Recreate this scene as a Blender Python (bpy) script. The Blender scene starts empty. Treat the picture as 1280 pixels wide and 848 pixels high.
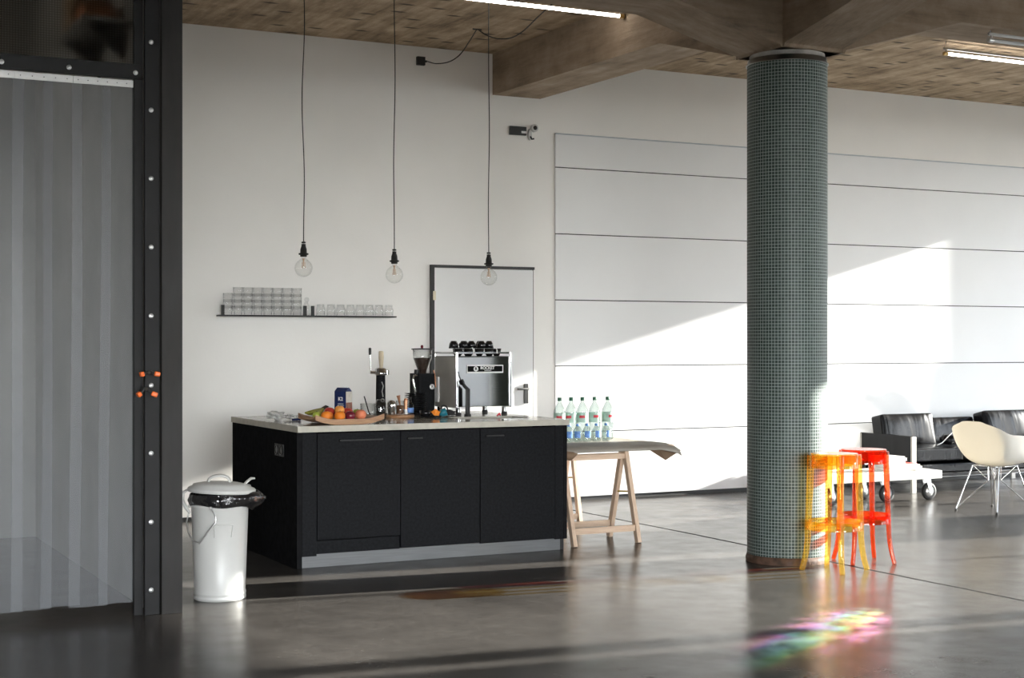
import bpy, bmesh, math, random
from mathutils import Vector, Matrix, Quaternion, noise
random.seed(7)
SC = bpy.context.scene
COL = SC.collection
PI = math.pi
R = math.radians

# ------------------------------------------------------------------ materials
def nodes(name):
    m = bpy.data.materials.new(name)
    m.use_nodes = True
    nt = m.node_tree
    nt.nodes.clear()
    out = nt.nodes.new('ShaderNodeOutputMaterial')
    return m, nt, out

def N(nt, kind, **kw):
    n = nt.nodes.new(kind)
    for k, v in kw.items():
        if k.startswith('i_'):
            n.inputs[k[2:].replace('_', ' ')].default_value = v
        else:
            setattr(n, k, v)
    return n

def col4(c):
    return (c[0], c[1], c[2], 1.0)

def pbr(name, color, rough=0.5, metal=0.0, var=0.08, scale=6.0, bump=0.0, bscale=60.0, spec=0.5, coat=0.0, rvar=0.0, stretch=(1, 1, 1), detail=4.0):
    """Principled surface whose colour wanders a little with noise."""
    m, nt, out = nodes(name)
    b = N(nt, 'ShaderNodeBsdfPrincipled')
    b.inputs['Metallic'].default_value = metal
    b.inputs['Roughness'].default_value = rough
    b.inputs['Specular IOR Level'].default_value = spec
    b.inputs['Coat Weight'].default_value = coat
    tc = N(nt, 'ShaderNodeTexCoord')
    mp = N(nt, 'ShaderNodeMapping')
    mp.inputs['Scale'].default_value = stretch
    nt.links.new(tc.outputs['Object'], mp.inputs['Vector'])
    nz = N(nt, 'ShaderNodeTexNoise')
    nz.inputs['Scale'].default_value = scale
    nz.inputs['Detail'].default_value = detail
    nt.links.new(mp.outputs['Vector'], nz.inputs['Vector'])
    rp = N(nt, 'ShaderNodeValToRGB')
    e = rp.color_ramp.elements
    e[0].position, e[1].position = 0.3, 0.7
    e[0].color = col4([max(0, c * (1 - var)) for c in color])
    e[1].color = col4([min(1, c * (1 + var)) for c in color])
    nt.links.new(nz.outputs['Fac'], rp.inputs['Fac'])
    nt.links.new(rp.outputs['Color'], b.inputs['Base Color'])
    if rvar:
        mr = N(nt, 'ShaderNodeMapRange')
        mr.inputs['To Min'].default_value = max(0.02, rough - rvar)
        mr.inputs['To Max'].default_value = min(1, rough + rvar)
        mr.inputs['From Min'].default_value = 0.3
        mr.inputs['From Max'].default_value = 0.7
        nt.links.new(nz.outputs['Fac'], mr.inputs['Value'])
        nt.links.new(mr.outputs['Result'], b.inputs['Roughness'])
    if bump:
        n2 = N(nt, 'ShaderNodeTexNoise')
        n2.inputs['Scale'].default_value = bscale
        n2.inputs['Detail'].default_value = 3
        nt.links.new(mp.outputs['Vector'], n2.inputs['Vector'])
        bp = N(nt, 'ShaderNodeBump')
        bp.inputs['Strength'].default_value = bump
        bp.inputs['Distance'].default_value = 0.01
        nt.links.new(n2.outputs['Fac'], bp.inputs['Height'])
        nt.links.new(bp.outputs['Normal'], b.inputs['Normal'])
    nt.links.new(b.outputs['BSDF'], out.inputs['Surface'])
    return m

def thin(name, tint, edge=None, gloss=1.0, rough=0.02, ior=1.45, body=0.0, bodycol=None, trans=0.0):
    """Thin clear sheet or vessel: tinted see-through, darker where seen edge-on, with a clear reflection; BODY is how much milky colour it has."""
    m, nt, out = nodes(name)
    tr = N(nt, 'ShaderNodeBsdfTransparent')
    lw = N(nt, 'ShaderNodeLayerWeight')
    lw.inputs['Blend'].default_value = 0.25
    mx = N(nt, 'ShaderNodeMix', data_type='RGBA')
    mx.inputs['A'].default_value = col4(tint)
    mx.inputs['B'].default_value = col4(edge or [c * 0.45 for c in tint])
    nt.links.new(lw.outputs['Facing'], mx.inputs['Factor'])
    nt.links.new(mx.outputs['Result'], tr.inputs['Color'])
    base = tr.outputs['BSDF']
    if body:
        df = N(nt, 'ShaderNodeBsdfDiffuse')
        df.inputs['Color'].default_value = col4(bodycol or tint)
        src = df.outputs['BSDF']
        if trans:
            tl = N(nt, 'ShaderNodeBsdfTranslucent')
            tl.inputs['Color'].default_value = col4(bodycol or tint)
            m2 = N(nt, 'ShaderNodeMixShader')
            m2.inputs['Fac'].default_value = trans
            nt.links.new(df.outputs['BSDF'], m2.inputs[1])
            nt.links.new(tl.outputs['BSDF'], m2.inputs[2])
            src = m2.outputs['Shader']
        m3 = N(nt, 'ShaderNodeMixShader')
        m3.inputs['Fac'].default_value = body
        nt.links.new(base, m3.inputs[1])
        nt.links.new(src, m3.inputs[2])
        base = m3.outputs['Shader']
    gl = N(nt, 'ShaderNodeBsdfGlossy')
    gl.inputs['Roughness'].default_value = rough
    fr = N(nt, 'ShaderNodeFresnel')
    ge = N(nt, 'ShaderNodeNewGeometry')
    io = N(nt, 'ShaderNodeMapRange'); io.inputs['To Min'].default_value = ior; io.inputs['To Max'].default_value = 1.0 / ior
    nt.links.new(ge.outputs['Backfacing'], io.inputs['Value']); nt.links.new(io.outputs['Result'], fr.inputs['IOR'])
    mu = N(nt, 'ShaderNodeMath', operation='MULTIPLY')
    mu.inputs[1].default_value = gloss
    nt.links.new(fr.outputs['Fac'], mu.inputs[0])
    ms = N(nt, 'ShaderNodeMixShader')
    nt.links.new(mu.outputs['Value'], ms.inputs['Fac'])
    nt.links.new(base, ms.inputs[1])
    nt.links.new(gl.outputs['BSDF'], ms.inputs[2])
    nt.links.new(ms.outputs['Shader'], out.inputs['Surface'])
    return m

def glow(name, color, strength):
    m, nt, out = nodes(name)
    e = N(nt, 'ShaderNodeEmission')
    e.inputs['Color'].default_value = col4(color)
    e.inputs['Strength'].default_value = strength
    nt.links.new(e.outputs['Emission'], out.inputs['Surface'])
    return m

def floor_mat():
    m, nt, out = nodes('polished_dark_concrete')
    L = nt.links.new
    b = N(nt, 'ShaderNodeBsdfPrincipled')
    tc = N(nt, 'ShaderNodeTexCoord')
    n1 = N(nt, 'ShaderNodeTexNoise'); n1.inputs['Scale'].default_value = 1.1; n1.inputs['Detail'].default_value = 8; n1.inputs['Roughness'].default_value = 0.62
    n2 = N(nt, 'ShaderNodeTexNoise'); n2.inputs['Scale'].default_value = 5.0; n2.inputs['Detail'].default_value = 4; n2.inputs['Roughness'].default_value = 0.55
    n3 = N(nt, 'ShaderNodeTexNoise'); n3.inputs['Scale'].default_value = 110.0; n3.inputs['Detail'].default_value = 2
    for n in (n1, n2, n3):
        L(tc.outputs['Object'], n.inputs['Vector'])
    a = N(nt, 'ShaderNodeMath', operation='MULTIPLY_ADD'); a.inputs[1].default_value = 0.16
    L(n2.outputs['Fac'], a.inputs[0])
    h = N(nt, 'ShaderNodeMath', operation='MULTIPLY'); h.inputs[1].default_value = 0.84
    L(n1.outputs['Fac'], h.inputs[0]); L(h.outputs['Value'], a.inputs[2])
    rp = N(nt, 'ShaderNodeValToRGB')
    e = rp.color_ramp.elements
    e[0].position, e[1].position = 0.34, 0.66
    e[0].color = (0.042, 0.0385, 0.0355, 1); e[1].color = (0.088, 0.081, 0.075, 1)
    L(a.outputs['Value'], rp.inputs['Fac'])
    # light aggregate specks
    sp = N(nt, 'ShaderNodeValToRGB')
    sp.color_ramp.elements[0].position, sp.color_ramp.elements[1].position = 0.66, 0.78
    L(n3.outputs['Fac'], sp.inputs['Fac'])
    mx = N(nt, 'ShaderNodeMix', data_type='RGBA', blend_type='ADD'); mx.inputs['Factor'].default_value = 0.09
    n4 = N(nt, 'ShaderNodeTexNoise'); n4.inputs['Scale'].default_value = 26.0; n4.inputs['Detail'].default_value = 5; n4.inputs['Roughness'].default_value = 0.75; L(tc.outputs['Object'], n4.inputs['Vector'])
    gr = N(nt, 'ShaderNodeMapRange'); gr.inputs['From Min'].default_value = 0.3; gr.inputs['From Max'].default_value = 0.7; gr.inputs['To Min'].default_value = 0.72; gr.inputs['To Max'].default_value = 1.28
    L(n4.outputs['Fac'], gr.inputs['Value'])
    gm = N(nt, 'ShaderNodeMix', data_type='RGBA', blend_type='MULTIPLY'); gm.inputs['Factor'].default_value = 1.0
    L(rp.outputs['Color'], gm.inputs['A']); L(gr.outputs['Result'], gm.inputs['B'])
    L(gm.outputs['Result'], mx.inputs['A']); L(sp.outputs['Color'], mx.inputs['B'])
    # saw cuts along y at fixed x, wandering a little
    sx = N(nt, 'ShaderNodeSeparateXYZ'); L(tc.outputs['Object'], sx.inputs['Vector'])
    w = N(nt, 'ShaderNodeMath', operation='MULTIPLY_ADD'); w.inputs[1].default_value = 0.05
    L(n1.outputs['Fac'], w.inputs[0]); L(sx.outputs['X'], w.inputs[2])
    sh = N(nt, 'ShaderNodeMath', operation='ADD'); sh.inputs[1].default_value = -6.435 + 40
    L(w.outputs['Value'], sh.inputs[0])
    md = N(nt, 'ShaderNodeMath', operation='PINGPONG'); md.inputs[1].default_value = 4.0
    L(sh.outputs['Value'], md.inputs[0])
    lt = N(nt, 'ShaderNodeMapRange'); lt.inputs['From Min'].default_value = 0.010; lt.inputs['From Max'].default_value = 0.020
    lt.inputs['To Min'].default_value = 1.0; lt.inputs['To Max'].default_value = 0.0
    L(md.outputs['Value'], lt.inputs['Value'])
    m2 = N(nt, 'ShaderNodeMix', data_type='RGBA'); m2.inputs['B'].default_value = (0.004, 0.004, 0.004, 1)
    L(lt.outputs['Result'], m2.inputs['Factor']); L(mx.outputs['Result'], m2.inputs['A'])
    L(m2.outputs['Result'], b.inputs['Base Color'])
    rr = N(nt, 'ShaderNodeMapRange'); rr.inputs['From Min'].default_value = 0.35; rr.inputs['From Max'].default_value = 0.65
    rr.inputs['To Min'].default_value = 0.21; rr.inputs['To Max'].default_value = 0.27
    L(n2.outputs['Fac'], rr.inputs['Value']); rx = N(nt, 'ShaderNodeMath', operation='MAXIMUM'); L(rr.outputs['Result'], rx.inputs[0]); L(lt.outputs['Result'], rx.inputs[1]); L(rx.outputs['Value'], b.inputs['Roughness'])
    b.inputs['Specular IOR Level'].default_value = 0.13
    L(b.outputs['BSDF'], out.inputs['Surface'])
    return m

def board_concrete(name, dark, light, marks=True, along='Y'):
    """Rough board-marked concrete: streaks along one axis, short dark flecks across it."""
    m, nt, out = nodes(name)
    L = nt.links.new
    b = N(nt, 'ShaderNodeBsdfPrincipled'); b.inputs['Roughness'].default_value = 0.85; b.inputs['Specular IOR Level'].default_value = 0.25
    tc = N(nt, 'ShaderNodeTexCoord')
    mp = N(nt, 'ShaderNodeMapping')
    mp.inputs['Scale'].default_value = {'Y': (7, 0.9, 7), 'X': (0.9, 7, 7)}[along]
    mp.inputs['Rotation'].default_value = (0, 0, 0.12)
    L(tc.outputs['Object'], mp.inputs['Vector'])
    n1 = N(nt, 'ShaderNodeTexNoise'); n1.inputs['Scale'].default_value = 1.6; n1.inputs['Detail'].default_value = 9; n1.inputs['Roughness'].default_value = 0.68
    L(mp.outputs['Vector'], n1.inputs['Vector'])
    n2 = N(nt, 'ShaderNodeTexNoise'); n2.inputs['Scale'].default_value = 2.2; n2.inputs['Detail'].default_value = 9; n2.inputs['Roughness'].default_value = 0.7
    L(tc.outputs['Object'], n2.inputs['Vector'])
    ad = N(nt, 'ShaderNodeMath', operation='MULTIPLY_ADD'); ad.inputs[1].default_value = 0.5
    hf = N(nt, 'ShaderNodeMath', operation='MULTIPLY'); hf.inputs[1].default_value = 0.5
    L(n2.outputs['Fac'], hf.inputs[0]); L(n1.outputs['Fac'], ad.inputs[0]); L(hf.outputs['Value'], ad.inputs[2])
    rp = N(nt, 'ShaderNodeValToRGB'); e = rp.color_ramp.elements
    e[0].position, e[1].position = 0.36, 0.64
    e[0].color = col4(dark); e[1].color = col4(light)
    mid = rp.color_ramp.elements.new(0.5); mid.color = col4([(p + q) / 2 * k for p, q, k in zip(dark, light, (1.04, 1.0, 0.94))])
    L(ad.outputs['Value'], rp.inputs['Fac'])
    c = rp.outputs['Color']
    if marks:
        ms = N(nt, 'ShaderNodeMapping'); ms.inputs['Scale'].default_value = (1.5, 4.2, 1.0) if along == 'Y' else (4.2, 1.5, 1.0)
        L(tc.outputs['Object'], ms.inputs['Vector'])
        vo = N(nt, 'ShaderNodeTexVoronoi'); vo.inputs['Scale'].default_value = 1.0; vo.inputs['Randomness'].default_value = 0.85; vo.voronoi_dimensions = '2D'
        L(ms.outputs['Vector'], vo.inputs['Vector'])
        th = N(nt, 'ShaderNodeMapRange'); th.inputs['From Min'].default_value = 0.055; th.inputs['From Max'].default_value = 0.13
        th.inputs['To Min'].default_value = 0.85; th.inputs['To Max'].default_value = 0.0
        L(vo.outputs['Distance'], th.inputs['Value'])
        mk = N(nt, 'ShaderNodeMix', data_type='RGBA'); mk.inputs['B'].default_value = (0.035, 0.026, 0.02, 1)
        L(th.outputs['Result'], mk.inputs['Factor']); L(c, mk.inputs['A'])
        c = mk.outputs['Result']
    L(c, b.inputs['Base Color'])
    bp = N(nt, 'ShaderNodeBump'); bp.inputs['Strength'].default_value = 0.5; bp.inputs['Distance'].default_value = 0.02
    L(n1.outputs['Fac'], bp.inputs['Height']); L(bp.outputs['Normal'], b.inputs['Normal'])
    L(b.outputs['BSDF'], out.inputs['Surface'])
    return m

def mosaic_mat(radius):
    m, nt, out = nodes('green_mosaic_tile')
    L = nt.links.new
    b = N(nt, 'ShaderNodeBsdfPrincipled')
    tc = N(nt, 'ShaderNodeTexCoord')
    sx = N(nt, 'ShaderNodeSeparateXYZ'); L(tc.outputs['Object'], sx.inputs['Vector'])
    an = N(nt, 'ShaderNodeMath', operation='ARCTAN2'); L(sx.outputs['Y'], an.inputs[0]); L(sx.outputs['X'], an.inputs[1])
    pitch = 2 * PI * radius / 77
    mu = N(nt, 'ShaderNodeMath', operation='MULTIPLY'); mu.inputs[1].default_value = radius; L(an.outputs['Value'], mu.inputs[0])
    cb = N(nt, 'ShaderNodeCombineXYZ'); L(mu.outputs['Value'], cb.inputs['X']); L(sx.outputs['Z'], cb.inputs['Y'])
    br = N(nt, 'ShaderNodeTexBrick', offset=0.0, squash=1.0)
    br.inputs['Scale'].default_value = 1.0
    br.inputs['Brick Width'].default_value = pitch
    br.inputs['Row Height'].default_value = pitch
    br.inputs['Mortar Size'].default_value = 0.0017
    br.inputs['Mortar Smooth'].default_value = 0.2
    br.inputs['Color1'].default_value = (0.034, 0.054, 0.047, 1)
    br.inputs['Color2'].default_value = (0.062, 0.090, 0.081, 1)
    br.inputs['Mortar'].default_value = (0.40, 0.46, 0.44, 1)
    L(cb.outputs['Vector'], br.inputs['Vector'])
    L(br.outputs['Color'], b.inputs['Base Color'])
    rg = N(nt, 'ShaderNodeMapRange'); b.inputs['Specular IOR Level'].default_value = 0.3
    rg.inputs['To Min'].default_value = 0.45; rg.inputs['To Max'].default_value = 0.7
    L(br.outputs['Fac'], rg.inputs['Value']); L(rg.outputs['Result'], b.inputs['Roughness'])
    L(b.outputs['BSDF'], out.inputs['Surface'])
    return m

def wood_mat(name, a, c, scale=14.0, axis=(1, 8, 8), rough=0.5):
    m = pbr(name, [(p + q) / 2 for p, q in zip(a, c)], rough, 0, 0.0, scale, stretch=axis, detail=6)
    e = [n for n in m.node_tree.nodes if n.type == 'VALTORGB'][0].color_ramp.elements
    e[0].color, e[1].color = col4(a), col4(c)
    return m

def leather_mat():
    m = pbr('black_leather', (0.007, 0.007, 0.008), 0.27, 0, 0.15, 8.0, spec=0.22)
    nt = m.node_tree
    b = [n for n in nt.nodes if n.type == 'BSDF_PRINCIPLED'][0]
    tc = [n for n in nt.nodes if n.type == 'TEX_COORD'][0]
    mp = N(nt, 'ShaderNodeMapping'); mp.inputs['Scale'].default_value = (6.5, 3, 1.3); mp.inputs['Rotation'].default_value = (0, 0.35, 0)
    nt.links.new(tc.outputs['Object'], mp.inputs['Vector'])
    nz = N(nt, 'ShaderNodeTexNoise'); nz.inputs['Scale'].default_value = 1.1; nz.inputs['Detail'].default_value = 2; nz.inputs['Distortion'].default_value = 0.6
    nt.links.new(mp.outputs['Vector'], nz.inputs['Vector'])
    bp = N(nt, 'ShaderNodeBump'); bp.inputs['Strength'].default_value = 0.6; bp.inputs['Distance'].default_value = 0.02
    nt.links.new(nz.outputs['Fac'], bp.inputs['Height']); nt.links.new(bp.outputs['Normal'], b.inputs['Normal'])
    return m

def ribbed_glass():
    m, nt, out = nodes('ribbed_wired_glass')
    L = nt.links.new
    tc = N(nt, 'ShaderNodeTexCoord')
    sx = N(nt, 'ShaderNodeSeparateXYZ'); L(tc.outputs['Object'], sx.inputs['Vector'])
    def line(sock, freq, lo):
        a = N(nt, 'ShaderNodeMath', operation='MULTIPLY'); a.inputs[1].default_value = freq; L(sock, a.inputs[0])
        s = N(nt, 'ShaderNodeMath', operation='SINE'); L(a.outputs['Value'], s.inputs[0])
        r = N(nt, 'ShaderNodeMapRange'); r.inputs['From Min'].default_value = lo; r.inputs['From Max'].default_value = 1.0
        L(s.outputs['Value'], r.inputs['Value'])
        return r.outputs['Result'], s.outputs['Value']
    rib, ribs = line(sx.outputs['X'], 2 * PI / 0.014, -1)
    wx, _ = line(sx.outputs['Z'], 2 * PI / 0.0125, 0.75)
    mxm = N(nt, 'ShaderNodeMath', operation='MAXIMUM'); L(wx, mxm.inputs[0])
    hl = N(nt, 'ShaderNodeMath', operation='MULTIPLY'); hl.inputs[1].default_value = 0.55; L(rib, hl.inputs[0]); L(hl.outputs['Value'], mxm.inputs[1])
    rf = N(nt, 'ShaderNodeBsdfRefraction'); rf.inputs['Roughness'].default_value = 0.34; rf.inputs['IOR'].default_value = 1.12
    cm = N(nt, 'ShaderNodeMix', data_type='RGBA'); cm.inputs['A'].default_value = (0.92, 0.93, 0.92, 1); cm.inputs['B'].default_value = (0.45, 0.46, 0.45, 1)
    L(mxm.outputs['Value'], cm.inputs['Factor']); L(cm.outputs['Result'], rf.inputs['Color'])
    gl = N(nt, 'ShaderNodeBsdfGlossy'); gl.inputs['Roughness'].default_value = 0.12
    bp = N(nt, 'ShaderNodeBump'); bp.inputs['Strength'].default_value = 0.5; bp.inputs['Distance'].default_value = 0.003
    L(ribs, bp.inputs['Height']); L(bp.outputs['Normal'], gl.inputs['Normal'])
    fr = N(nt, 'ShaderNodeFresnel'); fr.inputs['IOR'].default_value = 1.5; L(bp.outputs['Normal'], fr.inputs['Normal'])
    ms = N(nt, 'ShaderNodeMixShader'); L(fr.outputs['Fac'], ms.inputs['Fac']); L(rf.outputs['BSDF'], ms.inputs[1]); L(gl.outputs['BSDF'], ms.inputs[2])
    L(ms.outputs['Shader'], out.inputs['Surface'])
    return m

M = {}
M['plaster'] = pbr('white_plaster', (0.91, 0.895, 0.865), 0.9, 0, 0.03, 1.2, 0.05, 40, spec=0.2)
M['panel'] = pbr('white_wall_board', (0.83, 0.835, 0.835), 0.62, 0, 0.015, 2.0, spec=0.3)
M['highlight_grey'] = pbr('pale_blue_grey_highlight', (0.50, 0.54, 0.58), 0.5, 0, 0.03, 4)
M['floor'] = floor_mat()
M['ceiling'] = board_concrete('board_marked_ceiling', (0.15, 0.108, 0.072), (0.60, 0.475, 0.34), True, 'Y')
M['beam_y'] = board_concrete('board_marked_beam_lengthwise', (0.20, 0.153, 0.112), (0.46, 0.37, 0.285), False, 'Y')
M['beam_x'] = board_concrete('board_marked_beam_crosswise', (0.20, 0.153, 0.112), (0.46, 0.37, 0.285), False, 'X')
M['mosaic'] = mosaic_mat(0.265)
M['cement'] = pbr('grey_cement', (0.42, 0.40, 0.37), 0.85, 0, 0.2, 14, 0.4, 50)
M['rust'] = pbr('rusty_stained_base', (0.10, 0.055, 0.035), 0.7, 0, 0.5, 18, 0.4, 40)
M['steel_dark'] = pbr('dark_mill_steel', (0.019, 0.0172, 0.016), 0.5, 0.0, 0.3, 7, spec=0.25, stretch=(3, 3, 0.6), rvar=0.1)
M['steel_black'] = pbr('black_painted_steel', (0.011, 0.011, 0.0115), 0.55, 0.0, 0.2, 6, spec=0.25)
M['alu'] = pbr('brushed_aluminium', (0.42, 0.42, 0.41), 0.38, 1, 0.06, 20, stretch=(1, 10, 10))
M['chrome'] = pbr('chrome', (0.78, 0.78, 0.78), 0.09, 1, 0.02, 10)
M['steel_satin'] = pbr('satin_stainless', (0.50, 0.48, 0.44), 0.5, 0.5, 0.05, 8)
M['steel'] = pbr('polished_stainless', (0.66, 0.66, 0.65), 0.05, 1, 0.03, 8)
M['zinc'] = pbr('zinc_bolt', (0.75, 0.75, 0.75), 0.3, 0.8, 0.1, 30)
M['pvc'] = thin('grey_clear_pvc', (0.80, 0.81, 0.82), (0.6, 0.62, 0.63), 0.6, 0.3, 1.35, body=0.30, bodycol=(0.38, 0.395, 0.415), trans=0.1)
M['ribbed'] = ribbed_glass()
M['black_ply'] = pbr('black_stained_board', (0.009, 0.0095, 0.0112), 0.65, 0, 0.35, 60, 0.05, 120, spec=0.12)
M['black_side'] = pbr('black_board_side', (0.014, 0.014, 0.015), 0.8, 0, 0.2, 20, spec=0.0)
M['black'] = pbr('matt_black', (0.012, 0.012, 0.012), 0.5, 0, 0.2, 12)
M['black_gloss'] = pbr('gloss_black', (0.010, 0.010, 0.011), 0.18, 0, 0.2, 12)
M['rubber'] = pbr('black_rubber', (0.02, 0.02, 0.02), 0.7, 0, 0.2, 20)
M['worktop'] = pbr('pale_cast_worktop', (0.52, 0.50, 0.44), 0.13, 0, 0.08, 10, spec=0.6, rvar=0.05)
M['worktop_edge'] = pbr('pale_worktop_edge', (0.52, 0.49, 0.42), 0.6, 0, 0.1, 16)
M['kick'] = pbr('brushed_metal_plinth', (0.17, 0.175, 0.18), 0.5, 0.35, 0.12, 8, stretch=(0.6, 8, 14))
M['white_enamel'] = pbr('white_enamel', (0.60, 0.60, 0.58), 0.32, 0, 0.03, 6)
M['bin_bag'] = pbr('black_bin_bag', (0.012, 0.012, 0.013), 0.16, 0, 0.1, 10, 0.8, 22, spec=0.8)
M['yellow_clear'] = thin('amber_clear_plastic', (1.0, 0.86, 0.40), (0.98, 0.55, 0.10), 1.0, 0.03, 1.5, body=0.06, bodycol=(1.0, 0.66, 0.12), trans=0.65)
M['red_clear'] = thin('orange_red_clear_plastic', (1.0, 0.36, 0.17), (0.95, 0.13, 0.04), 1.0, 0.03, 1.5, body=0.09, bodycol=(1.0, 0.17, 0.04), trans=0.6)
M['glass'] = thin('clear_glass', (0.992, 0.995, 0.995), (0.88, 0.90, 0.90), 1.8, 0.01, 1.45)
M['glass_soft'] = thin('clear_tumbler_glass', (1.0, 1.0, 1.0), (0.955, 0.965, 0.965), 1.2, 0.04, 1.45)
M['bulb'] = thin('clear_bulb_glass', (0.97, 0.97, 0.96), (0.90, 0.91, 0.90), 1.2, 0.02, 1.35)
M['pet'] = thin('clear_bottle_plastic', (0.84, 0.89, 0.875), (0.30, 0.38, 0.36), 1.6, 0.06, 1.45, body=0.10, bodycol=(0.35, 0.42, 0.40))
M['pane'] = thin('window_glass', (0.97, 0.98, 0.98), (0.93, 0.95, 0.95), 0.8, 0.01, 1.45)
M['green_cap'] = pbr('green_cap', (0.02, 0.11, 0.06), 0.4, 0, 0.1, 10)
M['green_label'] = pbr('pale_green_label', (0.42, 0.58, 0.50), 0.5, 0, 0.35, 26)
M['red_print'] = pbr('red_print', (0.62, 0.03, 0.05), 0.5, 0, 0.1, 10)
M['blue_label'] = pbr('blue_label', (0.12, 0.26, 0.60), 0.5, 0, 0.3, 40)
M['white_label'] = pbr('white_print', (0.85, 0.85, 0.84), 0.5, 0, 0.03, 10)
M['pine'] = wood_mat('pale_pine', (0.60, 0.42, 0.29), (0.74, 0.56, 0.41), 9, (6, 6, 0.7), 0.55)
M['pine_x'] = wood_mat('pale_pine_rail', (0.60, 0.42, 0.29), (0.74, 0.56, 0.41), 9, (0.7, 6, 6), 0.55)
M['oak'] = wood_mat('warm_tray_wood', (0.30, 0.15, 0.075), (0.46, 0.26, 0.13), 12, (0.8, 8, 8), 0.4)
M['handle_wood'] = wood_mat('pale_turned_wood', (0.62, 0.50, 0.34), (0.76, 0.66, 0.48), 20, (6, 6, 1), 0.45)
M['cover'] = pbr('grey_beige_cover', (0.36, 0.33, 0.285), 0.6, 0, 0.12, 6, 0.1, 30)
M['cover_under'] = pbr('brown_cover_underside', (0.20, 0.13, 0.08), 0.8, 0, 0.15, 8)
M['yellow'] = pbr('yellow_cloth', (0.62, 0.42, 0.08), 0.8, 0, 0.1, 8)
M['leather'] = leather_mat()
M['shell'] = pbr('cream_chair_shell', (0.86, 0.845, 0.79), 0.38, 0, 0.02, 5)
_nt = M['shell'].node_tree
_b = [n for n in _nt.nodes if n.type == 'BSDF_PRINCIPLED'][0]; _o = [n for n in _nt.nodes if n.type == 'OUTPUT_MATERIAL'][0]
_t = N(_nt, 'ShaderNodeBsdfTranslucent'); _t.inputs['Color'].default_value = (0.95, 0.80, 0.55, 1)
_m = N(_nt, 'ShaderNodeMixShader'); _m.inputs['Fac'].default_value = 0.06
_nt.links.new(_b.outputs['BSDF'], _m.inputs[1]); _nt.links.new(_t.outputs['BSDF'], _m.inputs[2]); _nt.links.new(_m.outputs['Shader'], _o.inputs['Surface'])
M['white_paint'] = pbr('white_painted_board', (0.84, 0.83, 0.79), 0.42, 0, 0.02, 6)
M['paper'] = pbr('white_paper', (0.82, 0.81, 0.78), 0.75, 0, 0.04, 14, stretch=(1, 1, 12))
M['paper_grey'] = pbr('grey_paper', (0.42, 0.41, 0.40), 0.7, 0, 0.2, 16)
M['red_paper'] = pbr('red_book_cover', (0.72, 0.08, 0.06), 0.45, 0, 0.08, 10)
M['tube'] = glow('lit_fluorescent_tube', (1.0, 0.97, 0.92), 16.0)
M['globe'] = glow('added_store_glow', (1.0, 0.96, 0.90), 60.0)
M['tube_off'] = pbr('unlit_fluorescent_tube', (0.78, 0.80, 0.82), 0.25, 0, 0.02, 6)
M['brass'] = pbr('brass_end', (0.72, 0.52, 0.22), 0.35, 0.6, 0.1, 12)
M['filament'] = pbr('brass_filament', (0.70, 0.50, 0.36), 0.4, 0.3, 0.1, 12)
M['orange_tip'] = pbr('orange_plastic', (0.90, 0.16, 0.02), 0.4, 0, 0.08, 10)
M['cream'] = pbr('cream_hinge', (0.72, 0.66, 0.50), 0.5, 0, 0.05, 10)
M['navy'] = pbr('navy_carton', (0.014, 0.026, 0.105), 0.5, 0, 0.35, 9, spec=0.25)
M['carton_side'] = pbr('pale_carton_side', (0.55, 0.51, 0.45), 0.45, 0, 0.15, 24)
M['carton_brown'] = pbr('brown_carton_band', (0.22, 0.07, 0.035), 0.45, 0, 0.4, 40)
M['orange_fruit'] = pbr('orange_peel', (0.92, 0.26, 0.02), 0.45, 0, 0.08, 16, 0.25, 220)
M['apple_red'] = pbr('red_apple_skin', (0.52, 0.05, 0.035), 0.28, 0, 0.5, 12)
M['peach'] = pbr('peach_skin', (0.82, 0.24, 0.12), 0.55, 0, 0.3, 10)
M['plum'] = pbr('plum_skin', (0.17, 0.015, 0.03), 0.25, 0, 0.4, 10)
M['apricot'] = pbr('apricot_skin', (0.80, 0.32, 0.06), 0.5, 0, 0.25, 14)
M['lime'] = pbr('lime_skin', (0.42, 0.50, 0.07), 0.4, 0, 0.15, 14)
M['banana'] = pbr('green_banana_skin', (0.34, 0.33, 0.05), 0.5, 0, 0.3, 14)
M['banana_tip'] = pbr('dark_banana_stem', (0.03, 0.02, 0.012), 0.6, 0, 0.3, 14)
M['teal'] = pbr('teal_glaze', (0.01, 0.17, 0.23), 0.3, 0, 0.15, 12)
M['napkin'] = pbr('orange_napkin', (0.95, 0.30, 0.03), 0.7, 0, 0.1, 20)
M['crumple'] = pbr('crumpled_clear_wrap', (0.60, 0.60, 0.58), 0.3, 0, 0.25, 26, 0.4, 60)
M['copper'] = pbr('copper', (0.62, 0.30, 0.17), 0.35, 0.7, 0.15, 16)
M['beans'] = pbr('dark_coffee_beans', (0.045, 0.024, 0.017), 0.4, 0, 0.6, 120, 0.8, 150)
M['coffee_jar'] = pbr('brown_ground_coffee', (0.16, 0.075, 0.035), 0.7, 0, 0.4, 60)
M['badge_black'] = pbr('black_badge', (0.006, 0.006, 0.006), 0.7, 0, 0.05, 10, spec=0.05)
M['leaf'] = pbr('green_palm_leaf', (0.09, 0.16, 0.05), 0.5, 0, 0.3, 6)
M['pot'] = pbr('grey_plant_pot', (0.30, 0.29, 0.28), 0.7, 0, 0.1, 6)
M['soil'] = pbr('dark_soil', (0.03, 0.022, 0.016), 0.95, 0, 0.4, 40, 0.6, 60)
M['ground'] = pbr('pale_ground', (0.34, 0.33, 0.30), 0.9, 0, 0.2, 0.6)
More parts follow.
